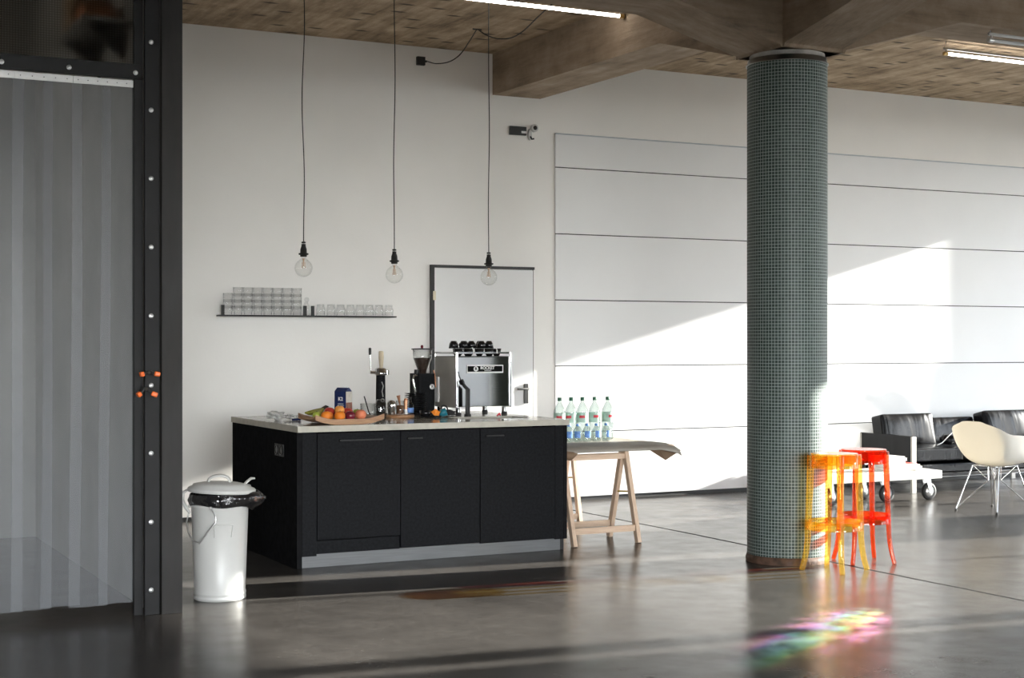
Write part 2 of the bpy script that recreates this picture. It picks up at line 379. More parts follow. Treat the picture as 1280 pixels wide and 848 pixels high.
M['blind'] = thin('added_backlit_sheet', (0.0, 0.0, 0.0), (0, 0, 0), 0.0, 0.5, 1.45, body=1.0, bodycol=(0.6, 0.6, 0.59), trans=0.42)
M['rough_wall'] = pbr('grey_concrete_wall', (0.26, 0.25, 0.235), 0.9, 0, 0.15, 1.5)
M['dim_wall'] = pbr('dark_store_wall', (0.42, 0.41, 0.39), 0.9, 0, 0.15, 1.5)
M['cardboard'] = pbr('brown_cardboard', (0.42, 0.28, 0.16), 0.8, 0, 0.1, 8)
M['crate'] = pbr('orange_crate', (0.80, 0.22, 0.03), 0.45, 0, 0.08, 8)

# ------------------------------------------------------------------ mesh helpers
class G:
    def __init__(s):
        s.b = bmesh.new()
        s.flat = set()
    def _add(s, verts, faces, mi=0, smooth=False, xf=None):
        vs = [s.b.verts.new((xf @ Vector(v)) if xf is not None else Vector(v)) for v in verts]
        out = []
        for f in faces:
            try:
                fc = s.b.faces.new([vs[i] for i in f])
            except ValueError:
                continue
            fc.material_index = mi
            fc.smooth = smooth
            out.append(fc)
        return out
    def box(s, a, c, mi=0, xf=None):
        x0, y0, z0 = a; x1, y1, z1 = c
        v = [(x0, y0, z0), (x1, y0, z0), (x1, y1, z0), (x0, y1, z0), (x0, y0, z1), (x1, y0, z1), (x1, y1, z1), (x0, y1, z1)]
        s._add(v, [(3, 2, 1, 0), (4, 5, 6, 7), (0, 1, 5, 4), (1, 2, 6, 5), (2, 3, 7, 6), (3, 0, 4, 7)], mi, False, xf)
        return s
    def bar(s, p, q, w, h, up=(0, 0, 1), mi=0):
        """A straight bar of w x h section from p to q."""
        p, q = Vector(p), Vector(q)
        d = (q - p).normalized(); u = Vector(up)
        sd = d.cross(u).normalized(); u = sd.cross(d).normalized()
        vs = []
        for o in (p, q):
            for a, c in ((-1, -1), (1, -1), (1, 1), (-1, 1)):
                vs.append(o + sd * a * w / 2 + u * c * h / 2)
        s._add(vs, [(3, 2, 1, 0), (4, 5, 6, 7), (0, 1, 5, 4), (1, 2, 6, 5), (2, 3, 7, 6), (3, 0, 4, 7)], mi)
        return s
    def prism(s, poly, z0, z1, axis='Z', mi=0, xf=None, smooth=False):
        n = len(poly)
        def P(p, z):
            return {'Z': (p[0], p[1], z), 'Y': (p[0], z, p[1]), 'X': (z, p[0], p[1])}[axis]
        v = [P(p, z0) for p in poly] + [P(p, z1) for p in poly]
        f = [tuple(range(n))[::-1], tuple(range(n, 2 * n))]
        fs = s._add(v, f, mi, False, xf)
        s._add(v, [(i, (i + 1) % n, n + (i + 1) % n, n + i) for i in range(n)], mi, smooth, xf)
        return s
    def lathe(s, prof, at=(0, 0, 0), seg=24, mi=0, xf=None, smooth=True, cap=True, arc=(0, 2 * PI)):
        """prof: (r, z) bottom to top; a repeated point makes a crease."""
        full = abs(arc[1] - arc[0] - 2 * PI) < 1e-6
        cols = seg if full else seg + 1
        v, f = [], []
        for r, z in prof:
            for i in range(cols):
                a = arc[0] + (arc[1] - arc[0]) * i / seg
                v.append((at[0] + r * math.cos(a), at[1] + r * math.sin(a), at[2] + z))
        for j in range(len(prof) - 1):
            if prof[j] == prof[j + 1]:
                continue
            for i in range(seg):
                k = (i + 1) % cols
                f.append((j * cols + i, j * cols + k, (j + 1) * cols + k, (j + 1) * cols + i))
        s._add(v, f, mi, smooth, xf)
        if cap and full:
            for j, rev in ((0, True), (len(prof) - 1, False)):
                if prof[j][0] > 1e-5:
                    loop = [v[j * cols + i] for i in range(cols)]
                    s._add(loop, [tuple(range(cols))[::-1] if rev else tuple(range(cols))], mi, False, xf)
        return s
    def tube(s, pts, r, seg=8, mi=0, closed=False, xf=None, smooth=True, flat=1.0):
        pts = [Vector(p) for p in pts]
        n = len(pts)
        rs = r if isinstance(r, (list, tuple)) else [r] * n
        v, f = [], []
        ref = None
        for i in range(n):
            a = pts[(i - 1) % n] if (closed or i > 0) else pts[i]
            c = pts[(i + 1) % n] if (closed or i < n - 1) else pts[i]
            d = (c - a).normalized()
            if ref is None:
                ref = Vector((0, 0, 1)) if abs(d.z) < 0.9 else Vector((1, 0, 0))
            sd = d.cross(ref)
            if sd.length < 1e-6:
                sd = d.orthogonal()
            sd.normalize(); up = sd.cross(d).normalized(); ref = up
            for k in range(seg):
                t = 2 * PI * k / seg
                v.append(pts[i] + sd * math.cos(t) * rs[i] + up * math.sin(t) * rs[i] * flat)
        m = n if closed else n - 1
        for i in range(m):
            j = (i + 1) % n
            for k in range(seg):
                l = (k + 1) % seg
                f.append((i * seg + k, i * seg + l, j * seg + l, j * seg + k))
        s._add(v, f, mi, smooth, xf)
        if not closed:
            s._add(v[:seg], [tuple(range(seg))[::-1]], mi, False, xf)
            s._add(v[-seg:], [tuple(range(seg))], mi, False, xf)
        return s
    def ball(s, at, r, sub=2, mi=0, squash=(1, 1, 1), lump=0.0, seed=0, xf=None):
        b = bmesh.new()
        bmesh.ops.create_icosphere(b, subdivisions=sub, radius=1.0)
        vs = []
        for v in b.verts:
            k = 1 + lump * noise.noise(v.co * 2.3 + Vector((seed, seed * 1.7, 0)))
            vs.append((at[0] + v.co.x * r * squash[0] * k, at[1] + v.co.y * r * squash[1] * k, at[2] + v.co.z * r * squash[2] * k))
        fs = [tuple(v.index for v in f.verts) for f in b.faces]
        b.free()
        s._add(vs, fs, mi, True, xf)
        return s
    def grid(s, fn, nu, nv, mi=0, smooth=True, xf=None):
        v = [fn(i / nu, j / nv) for i in range(nu + 1) for j in range(nv + 1)]
        f = [(i * (nv + 1) + j, i * (nv + 1) + j + 1, (i + 1) * (nv + 1) + j + 1, (i + 1) * (nv + 1) + j) for i in range(nu) for j in range(nv)]
        s._add(v, f, mi, smooth, xf)
        return s
    def build(s, name, mats, parent=None, bevel=0.0, solid=0.0, sub=0, loc=None):
        bmesh.ops.recalc_face_normals(s.b, faces=s.b.faces[:]) if not solid else None
        me = bpy.data.meshes.new(name)
        s.b.to_mesh(me); s.b.free()
        for m in (mats if isinstance(mats, (list, tuple)) else [mats]):
            me.materials.append(M[m])
        o = bpy.data.objects.new(name, me)
        COL.objects.link(o)
        if parent is not None:
            o.parent = parent
        if loc:
            o.location = loc
        if solid:
            md = o.modifiers.new('shell', 'SOLIDIFY'); md.thickness = solid; md.offset = 0
        if bevel:
            md = o.modifiers.new('round', 'BEVEL'); md.width = bevel; md.segments = 2; md.limit_method = 'ANGLE'; md.angle_limit = R(40)
        if sub:
            md = o.modifiers.new('smooth', 'SUBSURF'); md.levels = sub; md.render_levels = sub
        return o

def tag(o, label, cat, group=None, kind=None):
    o['label'] = label
    if cat: o['category'] = cat
    if group: o['group'] = group
    if kind: o['kind'] = kind
    return o

def thing(name, label, cat, loc=(0, 0, 0), rz=0.0, group=None):
    o = bpy.data.objects.new(name, None)
    o.empty_display_size = 0.1
    COL.objects.link(o)
    o.location = loc; o.rotation_euler = (0, 0, rz)
    return tag(o, label, cat, group)

def struct(o):
    o['kind'] = 'structure'
    return o

def dup(root, loc, rz=None, label=None):
    r = root.copy(); COL.objects.link(r)
    r.location = loc
    if rz is not None: r.rotation_euler = (0, 0, rz)
    if label: r['label'] = label
    for ch in list(root.children):
        c = ch.copy(); COL.objects.link(c); c.parent = r
        for g in ch.children:
            d = g.copy(); COL.objects.link(d); d.parent = c
    return r

def txt(name, body, size, parent, loc, rot, mat, bold=0.0):
    cu = bpy.data.curves.new(name, 'FONT')
    cu.body = body; cu.size = size; cu.align_x = 'CENTER'; cu.align_y = 'CENTER'; cu.extrude = 0.0006; cu.offset = bold
    cu.materials.append(M[mat])
    tmp = bpy.data.objects.new(name, cu); COL.objects.link(tmp)
    bpy.context.view_layer.update()
    me = bpy.data.meshes.new_from_object(tmp.evaluated_get(bpy.context.evaluated_depsgraph_get()))
    bpy.data.objects.remove(tmp); me.name = name
    o = bpy.data.objects.new(name, me); COL.objects.link(o)
    o.parent = parent; o.location = loc; o.rotation_euler = rot
    return o

def arc_pts(n, f):
    return [f(i / (n - 1)) for i in range(n)]

# ------------------------------------------------------------------ room
H_CEIL = 4.05
XW, YW = 15.5, 12.0
XL, YF = -4.0, -5.0
struct(G().box((XL - 0.2, YF - 0.2, -0.2), (XW + 0.15, YW + 0.2, 0)).build('floor', 'floor'))
struct(G().box((XL - 0.2, YF - 0.2, H_CEIL), (XW + 0.15, YW + 0.2, H_CEIL + 0.25)).build('ceiling', 'ceiling'))
struct(G().box((XL, YW, 0), (XW + 0.15, YW + 0.2, H_CEIL)).build('wall_back', 'plaster'))
struct(G().box((XL - 0.2, YF, 0), (XL, YW, H_CEIL)).build('wall_left', 'rough_wall'))
# wall behind the viewpoint: piers, sill, lintel, two broad windows, added backlit panel
struct(G().box((XL - 0.2, YF - 0.2, 0), (XW + 0.15, YF, 0.25)).box((XL - 0.2, YF - 0.2, 3.15), (XW + 0.15, YF, H_CEIL)).build('wall_front', 'rough_wall'))
struct(G().box((7.6, YF - 0.2, 0.25), (11.1, YF, 3.15)).build('wall_front_pier', 'rough_wall'))
struct(G().box((11.1, YF - 0.12, 0.25), (12.45, YF - 0.10, 3.15)).build('window_blind', 'blind'))  # unseen panel added to give the espresso machine's back a pale reflection
fb = [(-3.4, 2.4), (5.8, 7.6)]
for a, c in ((XL - 0.2, -3.4), (2.4, 5.8), (12.45, XW + 0.15)):
    struct(G().box((a, YF - 0.2, 0.25), (c, YF, 3.15)).build('wall_front_pier', 'rough_wall'))
for i, (a, c) in enumerate(fb):
    e = bpy.data.objects.new('window_%d' % (i + 6), None); COL.objects.link(e); e.location = (a, YF - 0.1, 0.25); e['kind'] = 'structure'
    w_ = c - a; nm_ = max(2, round(w_ / 1.1))
    G().box((0, -0.03, 0), (w_, 0.03, 0.05)).box((0, -0.03, 2.85), (w_, 0.03, 2.90)).box((0, -0.03, 0.05), (0.05, 0.03, 2.85)).box((w_ - 0.05, -0.03, 0.05), (w_, 0.03, 2.85)).build('window_frame', 'steel_black', e)
    for k in range(1, nm_):
        G().box((w_ * k / nm_ - 0.025, -0.03, 0.05), (w_ * k / nm_ + 0.025, 0.03, 2.85)).build('mullion', 'steel_black', e)
    G().box((0.05, -0.003, 0.05), (w_ - 0.05, 0.003, 2.85)).build('window_pane', 'pane', e)
    li = bpy.data.lights.new('window_portal', 'AREA'); li.shape = 'RECTANGLE'; li.size = w_; li.size_y = 2.9
    li.cycles.is_portal = True
    lo = bpy.data.objects.new('window_portal', li); COL.objects.link(lo)
    lo.location = ((a + c) / 2, YF - 0.19, 1.70); lo.rotation_euler = (PI / 2, 0, 0)
struct(G().box((2.06, YW - 0.012, 0), (XW, YW, 0.035)).build('baseboard_back', 'black'))
# store room behind the curtain
struct(G().box((1.95, 8.16, 0), (2.05, YW, H_CEIL)).build('wall_store_right', 'dim_wall'))
struct(G().box((XL, 7.98, 0), (0.46, 8.10, H_CEIL)).build('wall_partition', 'plaster'))
struct(G().box((XL, 11.6, 0), (1.95, 11.7, H_CEIL)).build('wall_store_back', 'dim_wall'))

# long white boards along the back wall, with open joints
zs = [0.035, 0.633, 1.242, 1.849, 2.456, 3.066, 3.368]
for i in range(6):
    g = G().box((6.614, YW - 0.022, zs[i] + (0.0 if i == 0 else 0.0045)), (XW, YW - 0.001, zs[i + 1] - (0.0045 if i < 5 else 0)))
    o = struct(g.build('wall_panel', 'panel', bevel=0.002))
struct(G().box((6.62, YW - 0.006, 0.036), (XW, YW - 0.0005, 3.36)).build('wall_panel_backing', 'black'))
struct(G().box((6.614, YW - 0.030, 3.3685), (XW, YW - 0.001, 3.3785)).build('highlight_strip_1', 'highlight_grey', bevel=0.002))  # pale blue-grey strip standing in for the highlight along the board tops

# window wall on the right: piers, lintel, windows
piers = [(11.50, 12.0), (7.43, 8.54), (3.40, 4.44), (-0.5, 0.5), (-5.0, -3.6)]
for a, c in piers:
    struct(G().box((XW, a, 0), (XW + 0.15, c, H_CEIL)).build('wall_right', 'plaster'))
HEAD = 3.725
struct(G().box((XW, YF, HEAD), (XW + 0.15, YW, H_CEIL)).build('wall_lintel', 'plaster'))
bays = [(8.54, 11.50, (9.45, 10.5), 0.06), (4.44, 7.43, (6.54,), 0.05), (0.5, 3.40, (1.5, 2.45), 0.06), (-3.6, -0.5, (-2.0,), 0.06)]
for i, (a, c, mull, w) in enumerate(bays):
    e = bpy.data.objects.new('window_%d' % (i + 1), None); COL.objects.link(e); e.location = (XW + 0.06, (a + c) / 2, 0); e['kind'] = 'structure'
    h = (c - a) / 2; y0 = (a + c) / 2
    G().box((0, -h, 0), (0.06, h, 0.10)).box((0, -h, 0.1), (0.06, -h + 0.05, HEAD)).box((0, h - 0.03, 0.1), (0.06, h, HEAD)).build('window_frame', 'steel_black', e)
    for y in mull:
        G().box((0, y - y0 - w / 2, 0.1), (0.06, y - y0 + w / 2, HEAD)).build('mullion', 'steel_black', e)
    if i == 1:
        G().box((0, 4.60 - y0, 0.1), (0.06, 4.80 - y0, HEAD)).build('mullion', 'steel_black', e)
    G().box((0.025, -h + 0.05, 0.1), (0.031, h - 0.03, HEAD - 0.001)).build('window_pane', 'pane', e)
    li = bpy.data.lights.new('window_portal', 'AREA'); li.shape = 'RECTANGLE'; li.size = c - a; li.size_y = HEAD - 0.1
    li.cycles.is_portal = True
    lo = bpy.data.objects.new('window_portal', li); COL.objects.link(lo)
    lo.location = (XW + 0.14, y0, HEAD / 2 + 0.05); lo.rotation_euler = (PI / 2, 0, PI / 2)
struct(G().box((-80, -90, -0.36), (140, 60, -0.24)).build('ground', 'ground'))

# concrete beams meeting over the column, their soffits dropping towards it
CX, CY = 6.22, 8.03
def beam(axis, sgn, half, prof, mat):
    """prof: (distance from the column, soffit height)."""
    poly = [(sgn * d, z) for d, z in prof] + [(sgn * prof[-1][0], H_CEIL), (sgn * prof[0][0], H_CEIL)]
    g = G()
    if axis == 'X':
        g.prism([(CX + a, z) for a, z in poly], CY - half, CY + half, 'Y')
    else:
        g.prism([(CY + a, z) for a, z in poly], CX - half, CX + half, 'X')
    return struct(g.build('beam', mat, bevel=0.02))
beam('Y', 1, 0.24, [(0, 3.37), (0.268, 3.37), (0.27, 3.395), (1.22, 3.655), (3.97, 3.68)], 'beam_y')
beam('X', -1, 0.24, [(0, 3.37), (0.255, 3.37), (0.26, 3.385), (1.06, 3.592), (10.22, 3.60)], 'beam_x')
beam('X', 1, 0.24, [(0, 3.37), (0.27, 3.37), (0.275, 3.395), (1.30, 3.68), (9.28, 3.69)], 'beam_x')
beam('Y', -1, 0.24, [(0, 3.37), (0.255, 3.37), (0.26, 3.395), (1.35, 3.62), (13.03, 3.64)], 'beam_y')

# round mosaic column
t = thing('column', 'thick round column covered in small dark green mosaic tiles', 'column', (6.20, 8.03, 0))
t['kind'] = 'thing'
G().lathe([(0.265, 0.035), (0.265, 3.305)], seg=96).build('tiled_shaft', 'mosaic', t)
o = G().lathe([(0.272, 0.0), (0.275, 0.02), (0.266, 0.05), (0.262, 0.05)], seg=64).build('base_ring', 'rust', t); o['label'] = 'rust-stained chipped base of the column'
o = G().lathe([(0.272, 3.300), (0.272, 3.306), (0.262, 3.306), (0.262, 3.337), (0.255, 3.337)], seg=64).build('collar', 'alu', t); o['label'] = 'thin metal collar round the column top'
G().lathe([(0.250, 3.335), (0.248, 3.369)], seg=48).build('column_head', 'cement', t)

# door in the back wall
d = bpy.data.objects.new('door_1', None); COL.objects.link(d); d.location = (5.363, YW, 0); d['kind'] = 'structure'
d['label'] = 'flush white door with black frame behind the coffee counter'
G().box((0, -0.035, 0), (0.032, -0.001, 2.142)).box((0.032, -0.035, 2.118), (1.027, -0.001, 2.142)).build('door_frame', 'black', d)
G().box((1.019, -0.014, 0), (1.027, -0.001, 2.118)).build('door_gap', 'black', d)
G().box((0.034, -0.024, 0.01), (1.017, -0.001, 2.114)).build('door_leaf', 'panel', d, bevel=0.002)
for z in (1.87, 0.30):
    G().box((0.016, -0.045, z - 0.04), (0.042, -0.02, z + 0.04)).build('hinge', 'cream', d, bevel=0.003)
hp = G().box((0.918, -0.036, 0.906), (0.966, -0.024, 1.084)).build('handle_plate', 'black', d, bevel=0.01)
G().tube([(0.942, -0.03, 1.04), (0.942, -0.085, 1.04), (0.93, -0.092, 1.04), (0.825, -0.092, 1.04)], 0.010, 10).build('door_handle', 'black', hp)

# ------------------------------------------------------------------ steel and glass partition on the left
pf = thing('partition_frame', 'dark steel post and rail frame holding the strip curtain', 'door frame', (2.0, 7.97, 0))
g = G().box((-0.012, -0.02, 0), (0.100, -0.008, 3.6)).box((0.094, -0.008, 0), (0.100, 0.12, 3.6)).box((-0.012, -0.008, 0), (-0.006, 0.12, 3.6)).box((-0.012, 0.108, 0), (0.1, 0.12, 3.6))
g.build('post', 'steel_dark', pf, bevel=0.002)
G().box((-0.102, 0.0, 0), (-0.018, 0.010, 3.6)).box((-0.102, -0.022, 0), (-0.094, 0.0, 3.6)).box((-0.150, 0.02, 0), (-0.102, 0.06, 3.6)).build('angle_strip', 'steel_black', pf, bevel=0.0015)
G().box((-1.5, 0.004, 2.862), (-0.106, 0.03, 2.935)).box((-1.5, -0.006, 2.856), (-0.106, 0.03, 2.862)).build('rail', 'steel_black', pf, bevel=0.0015)
def bolt(x, y, z):
    xf = Matrix.Translation((x, y, z)) @ Matrix.Rotation(PI / 2, 4, 'X')
    g = G()
    g.lathe([(0.013, 0), (0.013, 0.003), (0.007, 0.003)], seg=14, xf=xf)
    g.lathe([(0.0075, 0.003), (0.0075, 0.007), (0.003, 0.009), (0.003, 0.006)], seg=8, xf=xf)
    return g.build('bolt', 'zinc', pf)
for z in (3.42, 3.059, 2.696, 2.331, 1.964, 1.597, 1.226, 0.863, 0.496, 0.133):
    bolt(-0.064, 0.0, z)
for x in (-1.16, -0.827, -0.491, -0.146):
    bolt(x, 0.004, 2.889)
# transom of ribbed wired glass over the rail
w = bpy.data.objects.new('window_5', None); COL.objects.link(w); w.location = (0.5, 7.99, 2.935); w['kind'] = 'structure'
G().box((0, 0.01, 0), (1.40, 0.016, 0.70)).build('window_pane', 'ribbed', w)
G().box((0, 0.0, 0.62), (1.40, 0.05, 0.66)).build('window_frame', 'steel_black', w)
# strip curtain
sc = thing('strip_curtain', 'translucent grey strip curtain hanging under the black rail', 'curtain', (1.2, 8.02, 0))
for k, (a, c) in enumerate([(-0.70, -0.13), (-0.13, 0.04), (0.042, 0.335), (0.337, 0.69)]):
    g = G().box((a, -0.016, 2.815), (c, -0.011, 2.852))
    n = max(3, int((c - a) / 0.05))
    for i in range(n):
        x = a + (i + 0.5) * (c - a) / n
        g.lathe([(0.003, 0), (0.002, 0.002)], seg=8, mi=1, xf=Matrix.Translation((x, -0.016, 2.834)) @ Matrix.Rotation(PI / 2, 4, 'X'))
    g.build('hanging_plate', ['alu', 'steel_black'], sc)
edges = [(-0.60, -0.36), (-0.41, -0.21), (-0.26, -0.06), (-0.11, 0.093), (0.037, 0.239), (0.189, 0.389), (0.333, 0.534), (0.486, 0.684)]
for k, (a, c) in enumerate(edges):
    z0 = 0.062 + 0.006 * (k % 3)
    off = 0.004 * (k % 2) - 0.006
    def fn(u, v, a=a, c=c, z0=z0, off=off, k=k):
        z = 2.82 + (z0 - 2.82) * u
        x = a + (c - a) * v - 0.015 * u + 0.004 * math.sin(u * 5 + k)
        bow = 0.004 * math.sin(PI * v) * (1 if k % 2 else -1)
        return (x, off + bow, z)
    G().grid(fn, 16, 4).build('strip', 'pvc', sc, solid=0.0)
# two spring clamps on the angle strip
def clamp(x, z, tilt, label):
    c = thing('spring_clamp', label, 'clamp', (x, 7.94, z), 0, 'spring clamps on the steel post')
    rot = Matrix.Rotation(tilt, 4, 'Y')
    sp = 0.35 if tilt else 0.0
    for s in (-1, 1):
        G().bar(rot @ Vector((s * 0.008, 0, 0.006)), rot @ Vector((s * 0.030, -0.012, -0.004 - sp * 0.05)), 0.018, 0.014).build('jaw', 'black', c, bevel=0.003)
        p = rot @ Vector((s * 0.028, -0.012, -0.004 - sp * 0.05)); q = rot @ Vector((s * (0.058 if s > 0 else 0.048), -0.016, -0.010 - sp * 0.07))
        G().bar(p, q, 0.030, 0.026).build('tip', 'orange_tip', c, bevel=0.006)
    G().lathe([(0.010, -0.014), (0.010, 0.014)], seg=12, xf=rot @ Matrix.Rotation(PI / 2, 4, 'X')).build('spring', 'steel', c)
clamp(1.915, 1.294, 0.0, 'upper of the two orange-tipped spring clamps on the steel post')
clamp(1.900, 1.208, 0.001, 'lower spring clamp on the post, spread like an upturned V')
# store-room contents dimly seen through the ribbed glass
t = thing('storage_shelf', 'small shelf seen blurred through the ribbed glass over the curtain', 'shelf', (1.95, 8.95, 3.27))
G().box((-0.26, -0.40, 0), (-0.002, 0.45, 0.025)).build('shelf_board', 'alu', t)
for y in (-0.3, 0.35):
    G().prism([(-0.22, 0), (-0.002, 0), (-0.002, -0.2)], y - 0.012, y + 0.012, 'Y').build('bracket', 'steel_black', t)
tag(G().box((-0.10, -0.11, 0), (0.10, 0.11, 0.11)).build('storage_crate', 'crate', None, bevel=0.02, loc=(1.83, 8.86, 3.296)), 'orange crate seen blurred through the ribbed glass transom', 'crate')
tag(G().box((-0.10, -0.14, 0), (0.10, 0.14, 0.30)).build('cardboard_box', 'cardboard', None, bevel=0.005, loc=(1.83, 9.20, 3.296)), 'brown cardboard box on the shelf behind the ribbed glass', 'box')
t = thing('added_store_lamp', 'unseen lamp added to light the store room behind the curtain', 'lamp', (-1.2, 10.2, 3.7))  # unseen lamp, added to brighten what shows through transom and curtain
G().ball((0, 0, 0), 0.11, 3).build('added_globe', 'globe', t)
G().tube([(0, 0, 0.10), (0, 0, 0.349)], 0.012, 8).build('hanging_rod', 'steel_black', t)

# ------------------------------------------------------------------ coffee counter
ct = thing('coffee_counter', 'long black bar counter with pale worktop and metal plinth', 'counter', (3.16, 9.14, 0))
W = 1.98
G().box((-0.005, 0.0, 0.0), (0.03, 1.42, 0.878)).build('side_panel', 'black_side', ct, bevel=0.002)
G().box((W - 0.03, 0.0, 0.08), (W, 1.42, 0.878)).build('side_panel', 'black_side', ct, bevel=0.002)
G().box((0.03, 0.05, 0.08), (W - 0.03, 1.40, 0.60)).build('carcass', 'black_side', ct)
G().box((0.03, 1.40, 0.0), (W - 0.03, 1.42, 0.878)).build('back_panel', 'black_side', ct)
G().box((0.031, 0.0, 0.077), (0.128, 0.022, 0.878)).build('filler_panel', 'black_ply', ct, bevel=0.0015)
G().box((1.885, 0.0, 0.08), (W - 0.031, 0.022, 0.878)).build('filler_panel', 'black_ply', ct, bevel=0.0015)
G().box((0.131, 0.012, 0.088), (0.712, 0.03, 0.172)).build('drawer_front', 'black_ply', ct, bevel=0.0015)
def pull(x, z, w, par):
    G().box((x, -0.0085, z - 0.004), (x + w, -0.0005, z + 0.004)).build('handle', 'black', par, bevel=0.001)
    G().lathe([(0.011, -0.0012), (0.011, 0.0005)], seg=16, xf=Matrix.Translation((x, 0, z)) @ Matrix.Rotation(PI / 2, 4, 'X')).build('finger_hole', 'badge_black', par)
for x0, x1, z0, hx, hw in ((0.133, 0.712, 0.180, 0.288, 0.30), (0.717, 1.298, 0.094, 0.768, 0.105), (1.304, 1.882, 0.086, 1.348, 0.135)):
    dd = G().box((x0, 0.0, z0), (x1, 0.02, 0.868)).build('door', 'black_ply', ct, bevel=0.0015)
    pull(hx, 0.818, hw, dd)
G().box((0.03, 0.03, 0), (W - 0.04, 0.045, 0.088)).build('plinth', 'kick', ct, bevel=0.002)
for x, y in ((W - 0.02, 0.06), (W - 0.02, 1.36)):
    G().box((x - 0.016, y - 0.016, 0), (x + 0.016, y + 0.016, 0.09)).build('foot', 'black', ct)
# worktop with a sink cut-out
wt = G()
sx0, sx1, sy0, sy1 = 1.34, 1.86, 0.30, 0.62
for a, c in (((0.0, -0.02), (sx0, 1.45)), ((sx1, -0.02), (1.985, 1.45)), ((sx0, -0.02), (sx1, sy0)), ((sx0, sy1), (sx1, 1.45))):
    wt.box((a[0] - (0.005 if a[0] == 0 else 0), a[1], 0.878), (c[0], c[1], 0.918))
o = wt.build('worktop', 'worktop', ct)
o['label'] = 'pale smooth worktop with a sink opening'
G().box((-0.0055, -0.0215, 0.8785), (1.9865, -0.0195, 0.9165)).box((-0.0068, -0.021, 0.8785), (-0.0048, 1.45, 0.9165)).build('worktop_edge', 'worktop_edge', ct)
bs = G()
bs.box((sx0, sy0, 0.70), (sx1, sy1, 0.705)).box((sx0 - 0.004, sy0, 0.70), (sx0, sy1, 0.877)).box((sx1, sy0, 0.70), (sx1 + 0.004, sy1, 0.877)).box((sx0, sy0 - 0.004, 0.70), (sx1, sy0, 0.877)).box((sx0, sy1, 0.70), (sx1, sy1 + 0.004, 0.877))
o = bs.build('sink_basin', 'steel_dark', ct); o['label'] = 'sunken metal sink basin'
so = G().box((-0.011, 0.255, 0.705), (-0.005, 0.345, 0.785)).box((-0.011, 0.350, 0.705), (-0.005, 0.440, 0.785)).build('socket', 'black', ct, bevel=0.002)
for y in (0.30, 0.395):
    G().lathe([(0.032, 0), (0.032, 0.004), (0.026, 0.004), (0.026, 0.001)], seg=20, xf=Matrix.Translation((-0.011, y, 0.745)) @ Matrix.Rotation(-PI / 2, 4, 'Y')).build('socket_ring', 'black_gloss', so)
ZC = 0.918

# tap
t = thing('kitchen_tap', 'tall square black tap with angled spout at the sink', 'tap', (4.73, 9.90, ZC))
G().lathe([(0.026, 0), (0.026, 0.012), (0.018, 0.016)], seg=20).build('base', 'black', t)
G().box((-0.016, -0.013, 0.014), (0.016, 0.013, 0.20)).build('tube', 'black', t, bevel=0.006)
G().tube([(0, 0, 0.195), (-0.02, 0.0, 0.212), (-0.055, -0.01, 0.250)], 0.013, 10).build('spout', 'black', t)
G().tube([(-0.045, -0.008, 0.236), (-0.058, -0.010, 0.262)], 0.019, 12).build('spray_head', 'black_gloss', t)
G().tube([(-0.058, -0.01, 0.258), (-0.078, -0.014, 0.30), (-0.082, -0.014, 0.325)], 0.004, 6).build('lever', 'black', t)

# espresso machine
em = thing('espresso_machine', 'polished steel espresso machine with a black badge on its back', 'coffee machine', (4.665, 9.955, ZC))
MW, MD = 0.455, 0.41
G().box((0.012, 0.010, 0.062), (MW - 0.012, 0.022, 0.432)).build('back_panel', 'steel', em, bevel=0.003)
G().box((0.0, 0.012, 0.055), (0.010, MD - 0.02, 0.432)).build('side_panel', 'steel_satin', em, bevel=0.003)
G().box((MW - 0.010, 0.012, 0.055), (MW, MD - 0.02, 0.432)).build('side_panel', 'steel', em, bevel=0.003)
G().box((0.012, 0.03, 0.07), (MW - 0.012, MD - 0.09, 0.425)).build('body', 'steel_dark', em, bevel=0.01)
G().box((0.02, MD - 0.09, 0.30), (MW - 0.02, MD - 0.02, 0.425)).build('group_panel', 'steel', em, bevel=0.01)
G().box((0.015, MD - 0.16, 0.062), (MW - 0.015, MD - 0.01, 0.10)).build('drip_tray', 'steel', em, bevel=0.005)
for x in (0.006, MW - 0.006):
    G().box((x - 0.008, -0.001, 0.055), (x + 0.008, 0.016, 0.468)).build('corner_post', 'chrome', em, bevel=0.003)
g = G().box((0.0, 0.002, 0.455), (MW, 0.012, 0.468)).box((0.0, MD - 0.03, 0.455), (MW, MD - 0.02, 0.468)).box((0.0, 0.0, 0.455), (0.01, MD - 0.02, 0.468)).box((MW - 0.01, 0.0, 0.455), (MW, MD - 0.02, 0.468))
g.box((0.0, MD - 0.03, 0.425), (0.01, MD - 0.02, 0.455)).box((MW - 0.01, MD - 0.03, 0.425), (MW, MD - 0.02, 0.455))
g.build('cup_rail', 'chrome', em, bevel=0.002)
G().box((0.004, 0.012, 0.428), (MW - 0.004, MD - 0.03, 0.436)).build('cup_tray', 'black', em)
for x in (0.14, 0.335):
    G().tube([(x, 0.0, 0.458), (x - 0.004, -0.004, 0.485), (x - 0.010, 0.004, 0.500)], 0.0045, 8).build('rail_hook', 'white_label', em)
for x, y in ((0.03, 0.03), (MW - 0.045, 0.03), (0.03, MD - 0.05), (MW - 0.045, MD - 0.05)):
    f = G().lathe([(0.021, 0.022), (0.021, 0.058)], (x, y, 0), 16).build('leg', 'steel', em)
    G().lathe([(0.020, 0.0), (0.023, 0.004), (0.020, 0.024)], (x, y, 0), 16).build('rubber_foot', 'rubber', f)
bd = G().box((0.088, 0.004, 0.312), (0.388, 0.010, 0.372)).build('badge', 'white_label', em, bevel=0.001)
